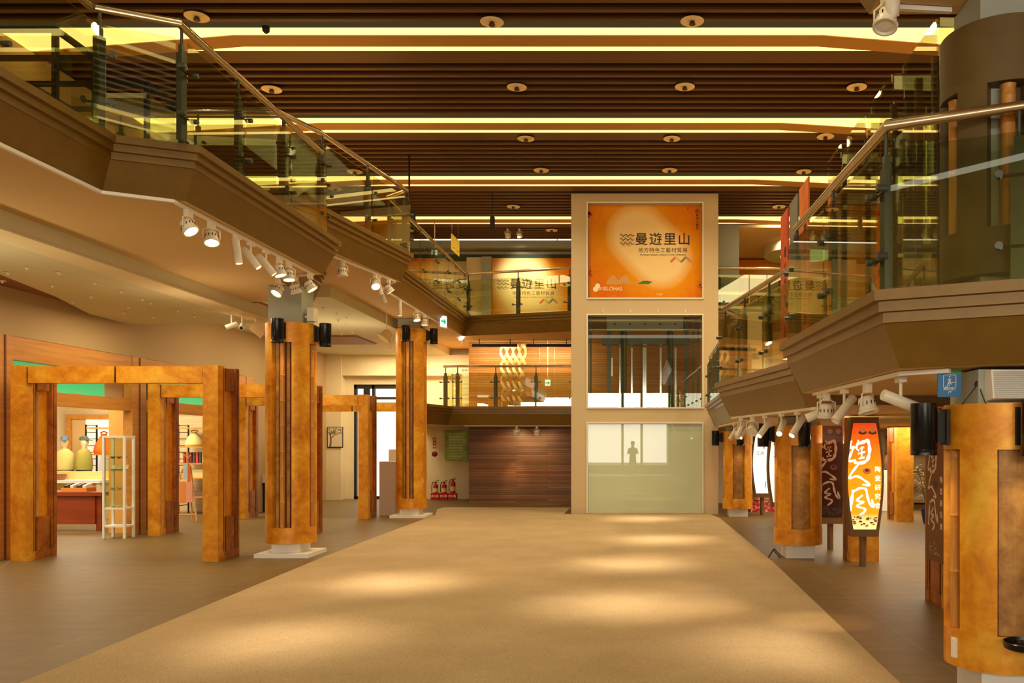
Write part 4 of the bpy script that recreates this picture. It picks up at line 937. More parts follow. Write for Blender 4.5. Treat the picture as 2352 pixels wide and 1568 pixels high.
for i in range(18): mb.box(-5.12,26.268,3.72-0.042*i,-5.12+rr.uniform(0.2,0.36),26.27,3.735-0.042*i)
mb.build('printed_lines', M('grey_print',(130,124,104)), t)
t = thing('display_case', 'white upright display case on the first floor bridge', 'display case', (-4.72,24.2,2.7)); MB().box(-4.98,24.1,2.7,-4.74,24.35,3.5).build('case_body', GLASS, t); MB().box(-4.99,24.09,3.5,-4.73,24.36,3.62).build('case_top', WHITE, t); MB().box(-4.99,24.09,2.7,-4.73,24.36,2.76).build('case_base', WHITE, t)

# ------------------------------------------------------------------ east mezzanine: folding glass screens, banners, fan
SCR = M('screen_bronze_frame',(96,62,30),0.4,0.2)
for lab, x, ya, yb, w in (('tall folding glass screen nearest the clad pillar',2.55,7.25,8.2,0.8),('tall folding glass screen, second from the clad pillar',2.5,8.35,9.1,0.75),
                          ('tall folding glass screen behind the second one',2.5,9.3,10.1,0.7),('tall folding glass screen nearest the three banners',2.48,10.3,11.0,0.7)):
    zb = 2.701 if ya < 9 else 2.601; zb = max(zb, 2.701) if ya < 9.1 < yb or ya < 9 else zb
    t = thing('glass_screen', lab, 'screen', (x,ya,zb), 'folding glass screens')
    for q, (a, b) in enumerate((((x,ya),(x,yb)),((x,ya),(x+w,ya+0.05)))):
        d = Vector((b[0]-a[0],b[1]-a[1],0)); c = Vector(((a[0]+b[0])/2,(a[1]+b[1])/2,(zb+5.25)/2)); MB().obox(c,d.length-0.03,0.014,5.25-zb-0.01,math.atan2(d.y,d.x)).build('glass_pane', GLASS, t)
        for f in (0.28,0.75):
            e = Vector((a[0],a[1],0))+d*f; n = Vector((d.y,-d.x,0)).normalized()*(0.09 if q else -0.09)
            MB().box(e.x-n.x-0.03,e.y+abs(n.y)+0.02,zb,e.x-n.x+0.03,e.y+abs(n.y)+0.08,5.05).build('upright', SCR, t)
    MB().box(x+0.12,ya+0.3,4.72,x+w,ya+0.35,4.8).box(x+0.12,ya+0.3,3.6,x+w,ya+0.35,3.68).build('cross_rail', SCR, t)
for lab, ya, col in (('orange banner nearest the glass screens on the east mezzanine',11.35,(232,120,24)),('grey banner between the red and the orange one',12.1,(120,116,108)),('red banner nearest the tower on the east mezzanine',12.85,(206,72,18))):
    t = thing('hanging_banner', lab, 'banner', (2.3,ya+0.3,2.6), 'tall banners of the east mezzanine')
    b = MB().box(2.3,ya,2.75,2.32,ya+0.6,5.18).build('banner_sheet', M('banner_'+lab.split()[0],col,0.6,vary=0.12,vscale=2), t)
    MB().box(2.22,ya+0.05,2.601,2.4,ya+0.55,2.64).box(2.3,ya+0.28,2.64,2.32,ya+0.32,2.75).build('banner_foot', DARK, t)
    for i, ch in enumerate('地方特色工藝'): text(ch, 0.2, (2.298,ya+0.2,4.55-0.24*i), (0,-1,0), EZ, (-1,0,0), INK, t)
    mb = MB()
    for k in range(4): mb.ribbon([(0.28-0.34*j/12, 3.0-0.06*k+0.018*math.sin(j/12*6*math.pi)) for j in range(13)], 0.014, (2.298,ya+0.25,0), (0,1,0), EZ, (-1,0,0), 0.002)
    mb.build('wave_mark', INK, t)
p = P(2127,575,15.5); t = thing('ceiling_fan', 'white ceiling fan hanging over the east mezzanine', 'fan', p)
MB().tube([(p.x,p.y,7.7),(p.x,p.y,p.z)],0.018,8).build('down_rod', LAMPW, t)
MB().lathe([(0.05,0.22),(0.1,0.18),(0.04,0.1),(0.05,0.06),(0.2,0.02),(0.22,-0.03),(0.12,-0.08),(0.09,-0.16),(0.03,-0.19)], p, 24).build('motor', LAMPW, t, smooth=True)
for k in range(3):
    a = 0.3+2.094*k; d = Vector((math.cos(a),math.sin(a),0)); MB().obox(p+d*0.55+EZ*-0.02,0.75,0.12,0.012,a,rx=0.2).build('blade', LAMPW, t)
# west deck: dark trestle frames
def trestle(lab, x0, x1, y0, y1, z, h):
    t = thing('trestle_frame', lab, 'frame', ((x0+x1)/2,(y0+y1)/2,z), 'dark steel trestles'); w = 0.05
    MB().box(x0,y0,z+h-w,x1,y0+w,z+h).box(x0,y1-w,z+h-w,x1,y1,z+h).box(x0,y0+w,z+h-w,x0+w,y1-w,z+h).box(x1-w,y0+w,z+h-w,x1,y1-w,z+h).build('top_frame', MATT, t)
    for x in (x0,x1-w):
        for y in (y0,y1-w): MB().box(x,y,z,x+w,y+w,z+h-w).build('leg', MATT, t)
trestle('dark steel trestle frame on the lower west deck by the jog',-6.9,-5.75,8.7,9.4,4.571,1.3)
trestle('dark steel trestle frame farther back on the lower west deck',-6.9,-5.5,9.9,10.7,4.571,1.25)
t = thing('display_case', 'low clear display case on the lower west deck', 'display case', (-5.2,9.0,4.57)); MB().box(-5.6,8.7,4.58,-4.85,9.3,5.2).build('case_body', GLASS, t); MB().box(-5.62,8.68,4.571,-4.83,9.32,4.6).build('case_base', WHITE, t)

# ------------------------------------------------------------------ around the foreground pillar
t = thing('stair_sign', 'blue stair direction sign behind the foreground pillar', 'sign', (2.1,5.8,2.08))
c = P(2181,880,5.8); w, h = 0.155, 0.18; c.z = 2.1; MB().box(c.x-w/2,5.8,c.z-h/2,c.x+w/2,5.812,c.z+h/2).build('sign_plate', M('sign_blue',(14,110,170),0.35), t)
q = lambda pts, lw: MB().ribbon([(c.x+a*w,c.z+b*w) for a,b in pts], lw*w, (0,5.799,0), EX, EZ, (0,-1,0), 0.0015)
mb = MB()
for pts, lw in (([(-.24,.36),(.24,.36),(.27,.33),(.27,-.15),(.24,-.18),(-.24,-.18),(-.27,-.15),(-.27,.33),(-.24,.36)],.022),([(-.2,-.15),(-.1,-.15),(-.1,-.09),(0,-.09),(0,-.03),(.1,-.03),(.1,.04),(.24,.04)],.025),([(0,.24),(-.01,.12),(-.04,.02),(-.09,-.06)],.045),([(0,.12),(.05,.04),(.03,-.03)],.035),([(0,.22),(-.08,.12)],.028),([(0,.22),(.06,.14)],.028),([(-.05,-.44),(-.05,-.36),(.06,-.36)],.02),([(.03,-.32),(.07,-.36),(.03,-.4)],.02)):
    mb.ribbon([(c.x+a*w,c.z+b*w) for a,b in pts], lw*w, (0,5.799,0), EX, EZ, (0,-1,0), 0.0015)
mb.slab([(c.x+0.0*w+.03*w*math.cos(k/8*6.28),c.z+.29*w+.03*w*math.sin(k/8*6.28)) for k in range(8)],(0,5.799,0),EX,EZ,(0,-1,0),0.0015)
mb.build('pictogram', PAPERW, t); MB().slab([(c.x-w/2,c.z+h*.35),(c.x+w/2,c.z+h*.35),(c.x+w/2,c.z+h*.5),(c.x-w/2,c.z+h*.5)],(0,5.8,0),EX,EZ,(0,-1,0),0.001).build('green_band', M('sign_green',(80,150,70),0.4), t)
text('樓梯往樓上', 0.017, (c.x,5.799,c.z-0.04), EX, EZ, (0,-1,0), PAPERW, t)
MB().tube([(c.x-0.06,5.806,c.z+h/2),(c.x-0.06,5.806,2.199)],0.003,5).tube([(c.x+0.06,5.806,c.z+h/2),(c.x+0.06,5.806,2.199)],0.003,5).build('hanging_wire', STEEL, t)
t = thing('box_speaker', 'white ribbed speaker fixed to the neck of the foreground pillar', 'loudspeaker', (2.48,5.5,2.0))
MB().slab([(0,0),(0.13,0.015),(0.1,0.2),(0,0.21)],(2.29,5.649,1.97),(0,-1,0),EZ,(1,0,0),0.42).build('speaker_box', WHITE, t); mb = MB()
for k in range(15): mb.slab([(0.131-0.0013*k,0.016+0.012*k),(0.134-0.0013*k,0.018+0.012*k),(0.133-0.0013*k,0.022+0.012*k),(0.129-0.0013*k,0.024+0.012*k)],(2.3,5.649,1.97),(0,-1,0),EZ,(1,0,0),0.4)
mb.build('speaker_grille', M('speaker_grey',(206,204,196)), t)
t = thing('wire_tripod', 'small dark wire tripod standing on the foreground pillar top', 'tripod', (2.27,5.78,1.96)); c = Vector((2.26,5.68,2.09))
for k in range(3):
    a = 0.6+2.094*k; MB().tube([c,(c.x+0.1*math.cos(a),c.y+0.1*math.sin(a),1.955)],0.004,6).build('leg', DARK, t)
MB().lathe([(0.008,-0.02),(0.025,-0.012),(0.02,0.01),(0.006,0.025)],c,12).build('hub', DARK, t, smooth=True)
t = thing('round_tray', 'black round tray fixed to the front of the foreground pillar', 'tray', (2.45,5.3,0.46))
MB().lathe([(0.13,0.43),(0.15,0.44),(0.155,0.475),(0.148,0.48),(0.14,0.45)],(2.45,5.36,0),28,capt=True).build('dish', BLACK, t, smooth=True); MB().box(2.43,5.48,0.43,2.47,5.56,0.46).build('bracket', DARK, t)
t = thing('socket_plate', 'white socket plate low on the foreground pillar', 'socket', (2.15,5.8,0.36)); MB().obox((2.145,5.79,0.345),0.02,0.045,0.13,0.3).build('plate', WHITE, t)
for k in range(3): MB().obox((2.134,5.787,0.305+0.04*k),0.004,0.02,0.026,0.3).build('socket_outlet', LAMPW, t)
for i, (w, x, y, z) in enumerate((('the pillar by the nearest gate',-4.84,13.2,3.515),('the tall pillar near the extinguishers',-4.76,20.1,4.345))):
    t = thing('flood_lamp', 'white box flood lamp standing on top of '+w, 'flood lamp', (x,y,z), 'white flood lamps')
    MB().obox((x,y,z+0.13),0.1,0.18,0.2,0.0).build('lamp_box', LAMPW, t); MB().box(x-0.11,y-0.02,z+0.08,x-0.04,y+0.02,z+0.12).build('driver_box', WHITE, t)
def cam_unit(lab, p, aim):
    t = thing('security_camera', lab, 'camera', p, 'white bullet cameras'); p = Vector(p); rot = Vector(aim).normalized().to_track_quat('Z','Y').to_matrix(); c = p-EZ*0.2
    MB().tube([p,c],0.012,8).lathe([(0.04,-0.003),(0.04,-0.012)],p,14).build('arm', LAMPW, t)
    MB().lathe([(0.03,-0.1),(0.04,-0.09),(0.042,0.09),(0.036,0.1)],c,18,M=rot).build('camera_body', LAMPW, t, smooth=True); MB().lathe([(0.03,0.1),(0.026,0.104)],c,16,M=rot).build('lens', MATT, t)
cam_unit('white bullet camera under the low ceiling aimed at the shop',P(532,728,14.5).to_tuple()[:2]+(3.859,),(-0.7,-0.4,-0.35)); cam_unit('white bullet camera under the low ceiling aimed at the entrance',P(556,728,14.6).to_tuple()[:2]+(3.859,),(0.25,-0.9,-0.4))
t = thing('ceiling_speaker', 'cream box speaker tilted under the low ceiling beside the cameras', 'loudspeaker', (-6.5,15.0,3.75)); MB().obox((-6.46,15.1,3.68),0.24,0.2,0.2,0.4,ry=0.7).build('speaker_box', SOFFIT, t); MB().box(-6.53,15.08,3.74,-6.5,15.11,3.859).build('bracket', WHITE, t)
p = P(888,768,18.6); t = thing('flood_lamp', 'cream flood lamp tilted under the farther low ceiling', 'flood lamp', (p.x,p.y,p.z), 'white flood lamps'); MB().lathe([(0.06,-0.09),(0.1,-0.05),(0.12,0.07),(0.15,0.09),(0.15,0.12)],p,20,M=Vector((-0.5,-0.3,-0.8)).to_track_quat('Z','Y').to_matrix()).build('lamp_body', SOFFIT, t, smooth=True); MB().tube([p,(p.x,p.y,4.568)],0.012,6).build('stem', LAMPW, t)
p = P(2050,42,5.7); t = thing('dome_camera', 'white dome camera under the upper east deck corner', 'camera', (p.x,p.y,4.6)); MB().box(p.x-0.06,5.64,4.64,p.x+0.06,5.76,4.699).build('mount_box', LAMPW, t); MB().lathe([(0.02,-0.16),(0.042,-0.13),(0.048,-0.08),(0.05,0)],(p.x,5.7,4.64),18).build('dome', LAMPW, t, smooth=True)

# the photographer, seen mirrored in the frosted panel
t = thing('person', 'person in dark clothes standing behind a tripod, mirrored in the frosted panel', 'person', (0.05,-0.95,0))
def skin(name, verts, edges, radii, mat, parent, root=0, sub=2):
    me = bpy.data.meshes.new(name); org = ORG[parent]; me.from_pydata([tuple(Vector(v)-org) for v in verts], edges, []); me.update()
    o = bpy.data.objects.new(name, me); COL.objects.link(o); o.parent = parent; ORG[o] = org
    o.modifiers.new('skin','SKIN'); m = o.modifiers.new('sub','SUBSURF'); m.levels = sub; m.render_levels = sub
    for k, r in enumerate(radii): me.skin_vertices[0].data[k].radius = (r, r) if not isinstance(r, tuple) else r
    me.skin_vertices[0].data[root].use_root = True; me.materials.append(mat)
    bpy.context.view_layer.update(); dg = bpy.context.evaluated_depsgraph_get()
    nm = bpy.data.meshes.new_from_object(o.evaluated_get(dg)); o.modifiers.clear(); o.data = nm; return o
px_, py_ = 0.05, -0.95
bv = [(0,0,0.95),(0,0,1.2),(0,0,1.4),(0,0,1.5),(0,0.01,1.58),(0,0.02,1.66),(0,0.02,1.72),
      (-0.18,0,1.42),(-0.24,0.08,1.18),(-0.1,0.26,1.3),(0.18,0,1.42),(0.24,0.08,1.18),(0.1,0.26,1.3),
      (-0.1,0,0.88),(-0.12,0.02,0.48),(-0.13,0,0.09),(-0.13,0.14,0.04),(0.1,0,0.88),(0.12,0.02,0.48),(0.13,0,0.09),(0.13,0.14,0.04)]
be = [(0,1),(1,2),(2,3),(3,4),(4,5),(5,6),(2,7),(7,8),(8,9),(2,10),(10,11),(11,12),(0,13),(13,14),(14,15),(15,16),(0,17),(17,18),(18,19),(19,20)]
br_ = [(0.16,0.11),(0.15,0.1),(0.16,0.1),0.06,0.085,0.1,0.07,0.065,0.045,0.03,0.065,0.045,0.03,0.09,0.062,0.042,0.036,0.09,0.062,0.042,0.036]
skin('body', [(a+px_,b+py_,c) for a,b,c in bv], be, br_, M('dark_clothes',(52,50,46),0.8), t)
mb = MB().lathe([(0.1,1.69),(0.108,1.72),(0.085,1.79),(0.03,1.81)],(px_,py_+0.02,0),18); mb.obox((px_,py_+0.13,1.7),0.13,0.1,0.012).build('cap', M('dark_cap',(40,40,40),0.8), t, smooth=True)
HS = M('hand_skin',(196,150,112),0.5)
for s in (-1,1):
    mb = MB().obox((px_+s*0.085,py_+0.29,1.31),0.05,0.085,0.085,0.2*s)
    for k in range(4): mb.tube([(px_+s*0.07,py_+0.32,1.345-0.022*k),(px_+s*0.045,py_+0.355,1.348-0.022*k),(px_+s*0.02,py_+0.35,1.346-0.022*k)],0.0085,6)
    mb.tube([(px_+s*0.08,py_+0.27,1.35),(px_+s*0.055,py_+0.29,1.39),(px_+s*0.035,py_+0.3,1.395)],0.0095,6).build('hand', HS, t)
t = thing('camera_tripod', 'black tripod standing in front of the photographer', 'tripod', (0.05,-0.4,0)); c = Vector((px_,-0.42,1.28))
for a in (0.5,2.6,4.71): MB().tube([c,(c.x+0.45*math.cos(a),c.y+(0.22 if a < 4 else 0.12)*math.sin(a),0.012)],0.014,8).build('leg', MATT, t)
MB().box(c.x-0.03,c.y-0.03,c.z-0.03,c.x+0.03,c.y+0.03,c.z+0.06).build('tripod_head', MATT, t)

# ------------------------------------------------------------------ craft stalls on the east side
t = tag(MB().box(2.95,21.6,0.001,3.7,22.3,0.27).build('floral_plinth', (lambda k: (k.link(k.ramp(k.noise(k.pos(),9,3,0.6,1.5),[(0.5,(196,16,24)),(0.6,(238,190,180))]),k.b.inputs['Base Color']),k.mat)[1])(NT('red_floral_cloth'))), 'low plinth wrapped in red floral cloth behind the white sign', 'plinth')
t = thing('gourd', 'pale ribbed gourd on the red floral plinth', 'gourd', (3.15,21.8,0.271)); mb = MB(); mb.lathe([(0.03,0.0),(0.1,0.02),(0.14,0.09),(0.12,0.17),(0.05,0.21),(0.02,0.2)],(3.12,21.8,0.271),18).build('fruit', M('gourd_skin',(214,190,110),0.5), t, smooth=True); MB().tube([(3.12,21.8,0.47),(3.13,21.8,0.54)],0.012,6).build('stem', M('gourd_stem',(120,96,50)), t)
t = tag(MB().box(2.95,22.6,0.001,3.4,22.7,1.45).build('woven_screen', boards('woven_mat',(206,160,72),(180,130,50),(130,90,30),0.03,0.12)), 'gold woven mat standing behind the red plinth', 'screen')
for lab, x, y, sx, sy, h in (('white display plinth on the east side behind the orange sign',6.65,22.2,0.7,0.5,1.02),('white pedestal standing left of the tall pillar',-5.76,20.75,0.38,0.45,1.27),('white low plinth standing between the tall pillar and the wood wall door',-5.95,22.0,0.3,0.3,1.55)):
    tag(MB().box(x-sx/2,y-sy/2,0.001,x+sx/2,y+sy/2,h).box(x-sx/2-0.005,y-sy/2-0.005,0.001,x+sx/2+0.005,y+sy/2+0.005,0.04).build('display_plinth', M('plinth_'+lab.split()[1],(232,222,206) if x > 0 else (226,204,180),0.6)), lab, 'plinth', 'white display plinths')
t = thing('ceramic_vase', 'brown rough vase on the white display plinth', 'vase', (6.55,22.2,1.021)); MB().lathe([(0.06,1.021),(0.13,1.1),(0.15,1.22),(0.1,1.36),(0.05,1.42),(0.07,1.46),(0.055,1.45)],(6.55,22.2,0),18).build('vase_body', M('brown_clay',(110,72,44),0.6), t, smooth=True)
t = thing('stone_column', 'grey stone column sculpture on the white display plinth', 'sculpture', (6.82,22.2,1.021)); MB().obox((6.82,22.2,1.42),0.18,0.18,0.8,0.2).build('stone', M('pale_stone',(170,164,146),0.8,vary=0.2), t)
t = thing('driftwood', 'dark driftwood branch hanging under the east ceiling', 'driftwood', (6.7,20.2,1.95)); rr = random.Random(12); DW = M('driftwood_brown',(96,70,40),0.6)
mb = MB()
for k in range(16):
    x = 6.2+0.09*k; mb.tube([(x,20.2,2.09),(x+rr.uniform(-0.1,0.1),20.2+rr.uniform(-0.15,0.15),1.98),(x+rr.uniform(-0.2,0.2),20.2+rr.uniform(-0.2,0.2),1.78+rr.uniform(0,0.1))],[0.03,0.026,0.01],6)
mb.tube([(6.15,20.2,2.06),(6.9,20.25,2.04),(7.6,20.2,2.07)],[0.02,0.035,0.02],8).build('branch', DW, t)
t = thing('potted_plant', 'leafy plant in a dark blue glazed pot beside a gilt post', 'plant', (6.32,18.5,0)); c = (6.32,18.5,0)
MB().lathe([(0.11,0.001),(0.13,0.03),(0.17,0.26),(0.185,0.28),(0.185,0.31),(0.165,0.31),(0.15,0.27)],c,22).build('pot', M('cobalt_glaze',(16,24,110),0.15), t, smooth=True); rr = random.Random(5); mb = MB(); mbs = MB()
for k in range(15):
    a = rr.uniform(0,6.28); L = rr.uniform(0.5,1.0); b = Vector((c[0]+0.05*math.cos(a),c[1]+0.05*math.sin(a),0.27)); e = b+Vector((0.2*math.cos(a),0.2*math.sin(a),L)); mbs.tube([b,(b+e)/2+Vector((0.02,0,0)),e],0.006,5)
    for j in range(12):
        f = 0.35+0.65*j/11; q0 = b.lerp(e,f); aa = rr.uniform(0,6.28); l = rr.uniform(0.1,0.2); d = Vector((math.cos(aa),math.sin(aa),rr.uniform(-0.5,0.5))).normalized(); s = d.cross(EZ).normalized()*0.014
        mb.add([q0,q0+d*l*0.5+s,q0+d*l,q0+d*l*0.5-s,q0+d*l*0.5+EZ*0.006],[(0,1,4),(1,2,4),(2,3,4),(3,0,4),(0,3,2,1)])
mbs.build('stems', M('plant_stem',(110,96,40)), t); mb.build('foliage', M('plant_leaf',(140,116,48),0.5,vary=0.25,vscale=20), t)
t = thing('shelf_unit', 'wooden stall shelf with baskets along the east back wall', 'shelf', (8.0,24.4,0))
for z in (0.05,0.5,0.95,1.4,1.85): MB().box(7.2,24.3,z,8.8,24.75,z+0.04).build('shelf_board', PINE, t)
for x in (7.2,8.76): MB().box(x,24.3,0.001,x+0.04,24.75,2.05).build('upright', PINE, t)
lamp('AREA','stall_ceiling_light',(5.6,20.0,2.05),220,(1.0,0.84,0.6),2.4,to=(5.6,20,0),sy=4); lamp('AREA','stall_ceiling_light',(5.2,12.0,2.05),130,(1.0,0.82,0.56),2,to=(5.2,12,0),sy=4)

# small extras
t = thing('folding_stand', 'small grey folding stand beside the short pillar at the carpet edge', 'stand', (2.18,12.95,0))
MB().tube([(2.02,12.9,0.006),(2.1,12.95,0.12),(2.2,12.9,0.006)],0.008,6).tube([(2.06,13.05,0.006),(2.14,13.08,0.12),(2.24,13.05,0.006)],0.008,6).tube([(2.1,12.95,0.12),(2.14,13.08,0.12)],0.008,6).build('stand_frame', DARK, t)
tag(MB().box(2.38,18.2,2.601,2.72,18.25,4.45).build('display_board', M('beige_board',(204,178,140),0.6)), 'beige upright display board behind the far east railing', 'board')
for lab, px, a in (('small spotlight under the slatted ceiling, left of the mural lamp pair',1166,(0,0.7,-0.7)),('small spotlight under the slatted ceiling, right of the mural lamp pair',1193,(0.2,0.6,-0.7))):
    t = thing('ceiling_spotlight', lab, 'spotlight', (P(px,545,24.6).x,24.6,7.5), 'mural lamps'); can_head(t, (P(px,545,24.6).x,24.6,ZC-0.001), a, True)
p = P(615,70,12.72); t = thing('dome_camera', 'small black dome camera on the nearest light cove', 'camera', (p.x,12.66,7.64)); MB().lathe([(0.02,-0.1),(0.05,-0.07),(0.055,-0.02),(0.05,0.0)],(p.x,12.66,ZC-0.001),16).build('dome', MATT, t, smooth=True)
for lab, px, py, rx in (('pale paper card hanging before the honey wood wall, upper of two',1240,900,0.5),('pale paper card hanging before the honey wood wall, lower of two',1274,922,-0.35)):
    p = P(px,py,24.2); t = thing('paper_card', lab, 'card', p, 'hanging paper cards'); MB().obox(p,0.26,0.01,0.2,0,ry=rx).build('card_sheet', M('card_%d'%px,(240,206,150),0.6), t); MB().tube([p+EZ*0.08,(p.x,p.y,4.569)],0.0015,4).build('thread', WHITE, t)
# ------------------------------------------------------------------ inside the craft shop
t = thing('desk', 'cherry wood desk just inside the shop entrance', 'desk', (-11.9,16.9,0))
MB().box(-12.4,16.75,0.69,-10.2,17.5,0.76).build('desk_top', CHERRY, t); MB().box(-12.35,16.8,0.14,-10.36,16.84,0.69).build('front_panel', CHERRY, t)
for x in (-12.35,-10.36):
    for y in (16.84,17.4): MB().box(x,y,0.001,x+0.1,y+0.07,0.69).build('leg', CHERRY, t)
for i, (x, w, c) in enumerate(((-11.55,0.32,(206,120,40)),(-10.8,0.5,(214,130,50)))):
    t = thing('tray_box', ['small orange wooden tray of cards on the desk','wider orange wooden tray of pens on the desk'][i], 'tray', (x,17.0,0.761)); MB().box(x-w/2,16.85,0.761,x+w/2,17.15,0.775).box(x-w/2,16.85,0.775,x+w/2,16.86,0.84).box(x-w/2,17.14,0.775,x+w/2,17.15,0.87).box(x-w/2,16.86,0.775,x-w/2+0.01,17.14,0.84).box(x+w/2-0.01,16.86,0.775,x+w/2,17.14,0.84).build('tray', M('tray_wood_%d'%i,c), t)
    for k in range(4): MB().obox((x-w*0.36+w*0.24*k,17.0,0.845),w*0.12,0.22,0.12,0,rx=0.2).build('card', WHITE if k % 2 else DARK, t)
# glazed display cabinet at the shop front
t = thing('display_cabinet', 'white framed glass display cabinet beside the shop entrance', 'display cabinet', (-9.35,16.2,0)); x0, x1, y0, y1, H = -9.78,-9.2,15.55,16.0,1.9
x0, x1 = -9.46, -9.05; y0, y1 = 15.55, 15.87; zt = 1.84
mb = MB()
for x in (x0,x1-0.04):
    for y in (y0,y1-0.04): mb.box(x,y,0.001,x+0.04,y+0.04,zt-0.0405)
mb.box(x0,y0,zt-0.04,x1,y0+0.04,zt).box(x0,y1-0.04,zt-0.04,x1,y1,zt).box(x0,y0+0.04,zt-0.04,x0+0.04,y1-0.04,zt).box(x1-0.04,y0+0.04,zt-0.04,x1,y1-0.04,zt)
for z in (0.2,0.52): mb.box(x0+0.005,y0+0.005,z,x1-0.005,y1-0.005,z+0.03)
mb.build('cabinet_frame', WHITE, t)
for z in (0.86,1.2,1.42): MB().box(x0+0.03,y0+0.03,z,x1-0.03,y1-0.03,z+0.008).build('glass_shelf', GLASS, t)
MB().box(x0+0.04,y0+0.012,0.55,x1-0.04,y0+0.018,zt-0.04).build('glass_door', GLASS, t)
CER = M('white_ceramic',(240,232,214),0.25)
def bowl(x, y, z, r, m, lab, g): 
    t = thing('bowl', lab, 'bowl', (x,y,z), g); MB().lathe([(r*0.45,0),(r*0.5,0.004),(r*0.85,r*0.4),(r,r*0.75),(r*0.95,r*0.75),(r*0.78,r*0.4),(r*0.3,r*0.12)],(x,y,z),18).build('bowl_body', m, t, smooth=True); return t
b = bowl(-9.36,15.71,0.551,0.05,CER,'white ceramic bowl on a shelf of the display cabinet','white bowls in the cabinet')
for i, (x, z) in enumerate(((-9.25,0.551),(-9.15,0.551),(-9.36,0.869),(-9.25,0.869),(-9.15,0.869))): dup(b,(x+9.36,0,z-0.551))
b = bowl(-9.36,15.71,1.429,0.045,BLACK,'dark lacquer bowl on the top glass shelf of the display cabinet','dark bowls in the cabinet')
for x in (-9.26,-9.16): dup(b,(x+9.36,0.02,0))
t = thing('pouch', 'white cloth pouch leaning on the cabinet middle shelf', 'pouch', (-9.35,15.71,1.209), 'white pouches in the cabinet'); MB().obox((-9.35,15.74,1.262),0.09,0.02,0.1,0,rx=-0.25).build('cloth_body', CER, t); MB().obox((-9.35,15.72,1.225),0.092,0.018,0.015,0,rx=-0.25).build('cloth_trim', DARK, t)
dup(t,(0.1,0.0,0)); dup(t,(0.2,0.0,0))
# counter and mannequins
t = thing('counter', 'cream shop counter with white top behind the desk', 'counter', (-12.2,19.4,0)); MB().box(-13.95,19.3,0.82,-11.8,20.0,0.88).build('counter_top', WHITE, t); MB().box(-11.9,19.35,0.001,-11.82,19.95,0.82).box(-13.95,19.9,0.001,-11.9,19.95,0.82).build('side_board', CREAM, t); MB().box(-13.95,19.75,0.88,-11.85,19.95,1.06).build('fabric_roll_rest', M('straw_cloth',(224,190,120),0.8), t)
t = tag(MB().box(-12.2,19.27,0.24,-12.0,19.295,0.815).build('pink_cloth', M('pink_cloth',(226,120,150),0.8)), 'pink cloth hanging from the counter front', 'cloth')
t = thing('wicker_basket', 'brown wicker basket on the shop counter', 'basket', (-12.95,19.52,0.881)); MB().lathe([(0.16,0.881),(0.2,1.01),(0.19,1.01),(0.16,0.91)],(-12.9,19.52,0),20).build('basket_body', boards('wicker',(170,100,40),(140,80,30),(80,44,16),0.02,0.06), t)
def mannequin(lab, x, y, z, rz, cap, shawl, skirt):
    t = thing('mannequin', lab, 'mannequin', (x,y,z)); rot = Matrix.Rotation(rz,3,'Z'); o = Vector((x,y,z))
    def el(prof, name, m, dy=0):
        mb = MB(); n = 20; vs = []
        for (rx, ry, zz, off) in prof: vs += [o+rot @ Vector((rx*math.cos(6.2832*j/n), off+ry*math.sin(6.2832*j/n), zz)) for j in range(n)]
        fs = [(i*n+j,i*n+(j+1)%n,(i+1)*n+(j+1)%n,(i+1)*n+j) for i in range(len(prof)-1) for j in range(n)]+[tuple(range(n-1,-1,-1)),tuple((len(prof)-1)*n+j for j in range(n))]
        return mb.add(vs,fs).build(name, m, t, smooth=True)
    SK = bpy.data.materials.get('mannequin_cream') or M('mannequin_cream',(226,206,170),0.4)
    el([(0.14,0.1,0.1,0),(0.15,0.11,0.3,0),(0.17,0.11,0.5,0),(0.15,0.09,0.56,0),(0.05,0.05,0.6,0),(0.045,0.05,0.66,-0.005),(0.06,0.075,0.7,-0.015),(0.072,0.09,0.76,-0.015),(0.075,0.095,0.82,-0.01),(0.06,0.08,0.88,0),(0.02,0.03,0.905,0)],'body',SK)
    h = o+rot @ Vector((0,-0.1,0.775)); MB().obox(h,0.02,0.035,0.04,rz,rx=0.4).build('nose', SK, t)
    el([(0.08,0.1,0.82,-0.005),(0.083,0.105,0.85,0),(0.075,0.09,0.9,0),(0.03,0.04,0.93,0)],'cap',cap)
    c = o+rot @ Vector((0,-0.13,0.83)); MB().obox(c,0.13,0.11,0.012,rz,rx=0.15).build('cap_peak', cap, t)
    el([(0.21,0.15,0.14,0.0),(0.22,0.16,0.25,0.0),(0.2,0.15,0.4,0.0),(0.18,0.13,0.53,0.0),(0.1,0.1,0.6,0.0),(0.062,0.07,0.63,0)],'shawl',shawl)
    el([(0.22,0.2,0.002,0),(0.19,0.16,0.1,0),(0.15,0.12,0.2,0)],'skirt',skirt)
DEN, SAGE, GRN = M('denim_blue',(96,120,140),0.8,vary=0.2,vscale=30), M('sage_knit',(150,140,62),0.9), M('moss_cloth',(58,74,26),0.9)
mannequin('mannequin in a blue cap and pale shawl at the shop counter',-13.2,20.27,0.95,0.5,DEN,M('cream_knit',(196,180,110),0.9),M('olive_cloth',(120,126,70),0.9)); mannequin('mannequin in a green cap and sage shawl turned to the mirror',-12.75,20.27,0.95,1.45,M('green_camo',(84,96,80),0.8,vary=0.25,vscale=25),SAGE,GRN)
t = tag(MB().box(-13.6,20.02,0.001,-12.45,20.55,0.949).build('display_platform', CREAM), 'cream platform carrying the two mannequins', 'platform')
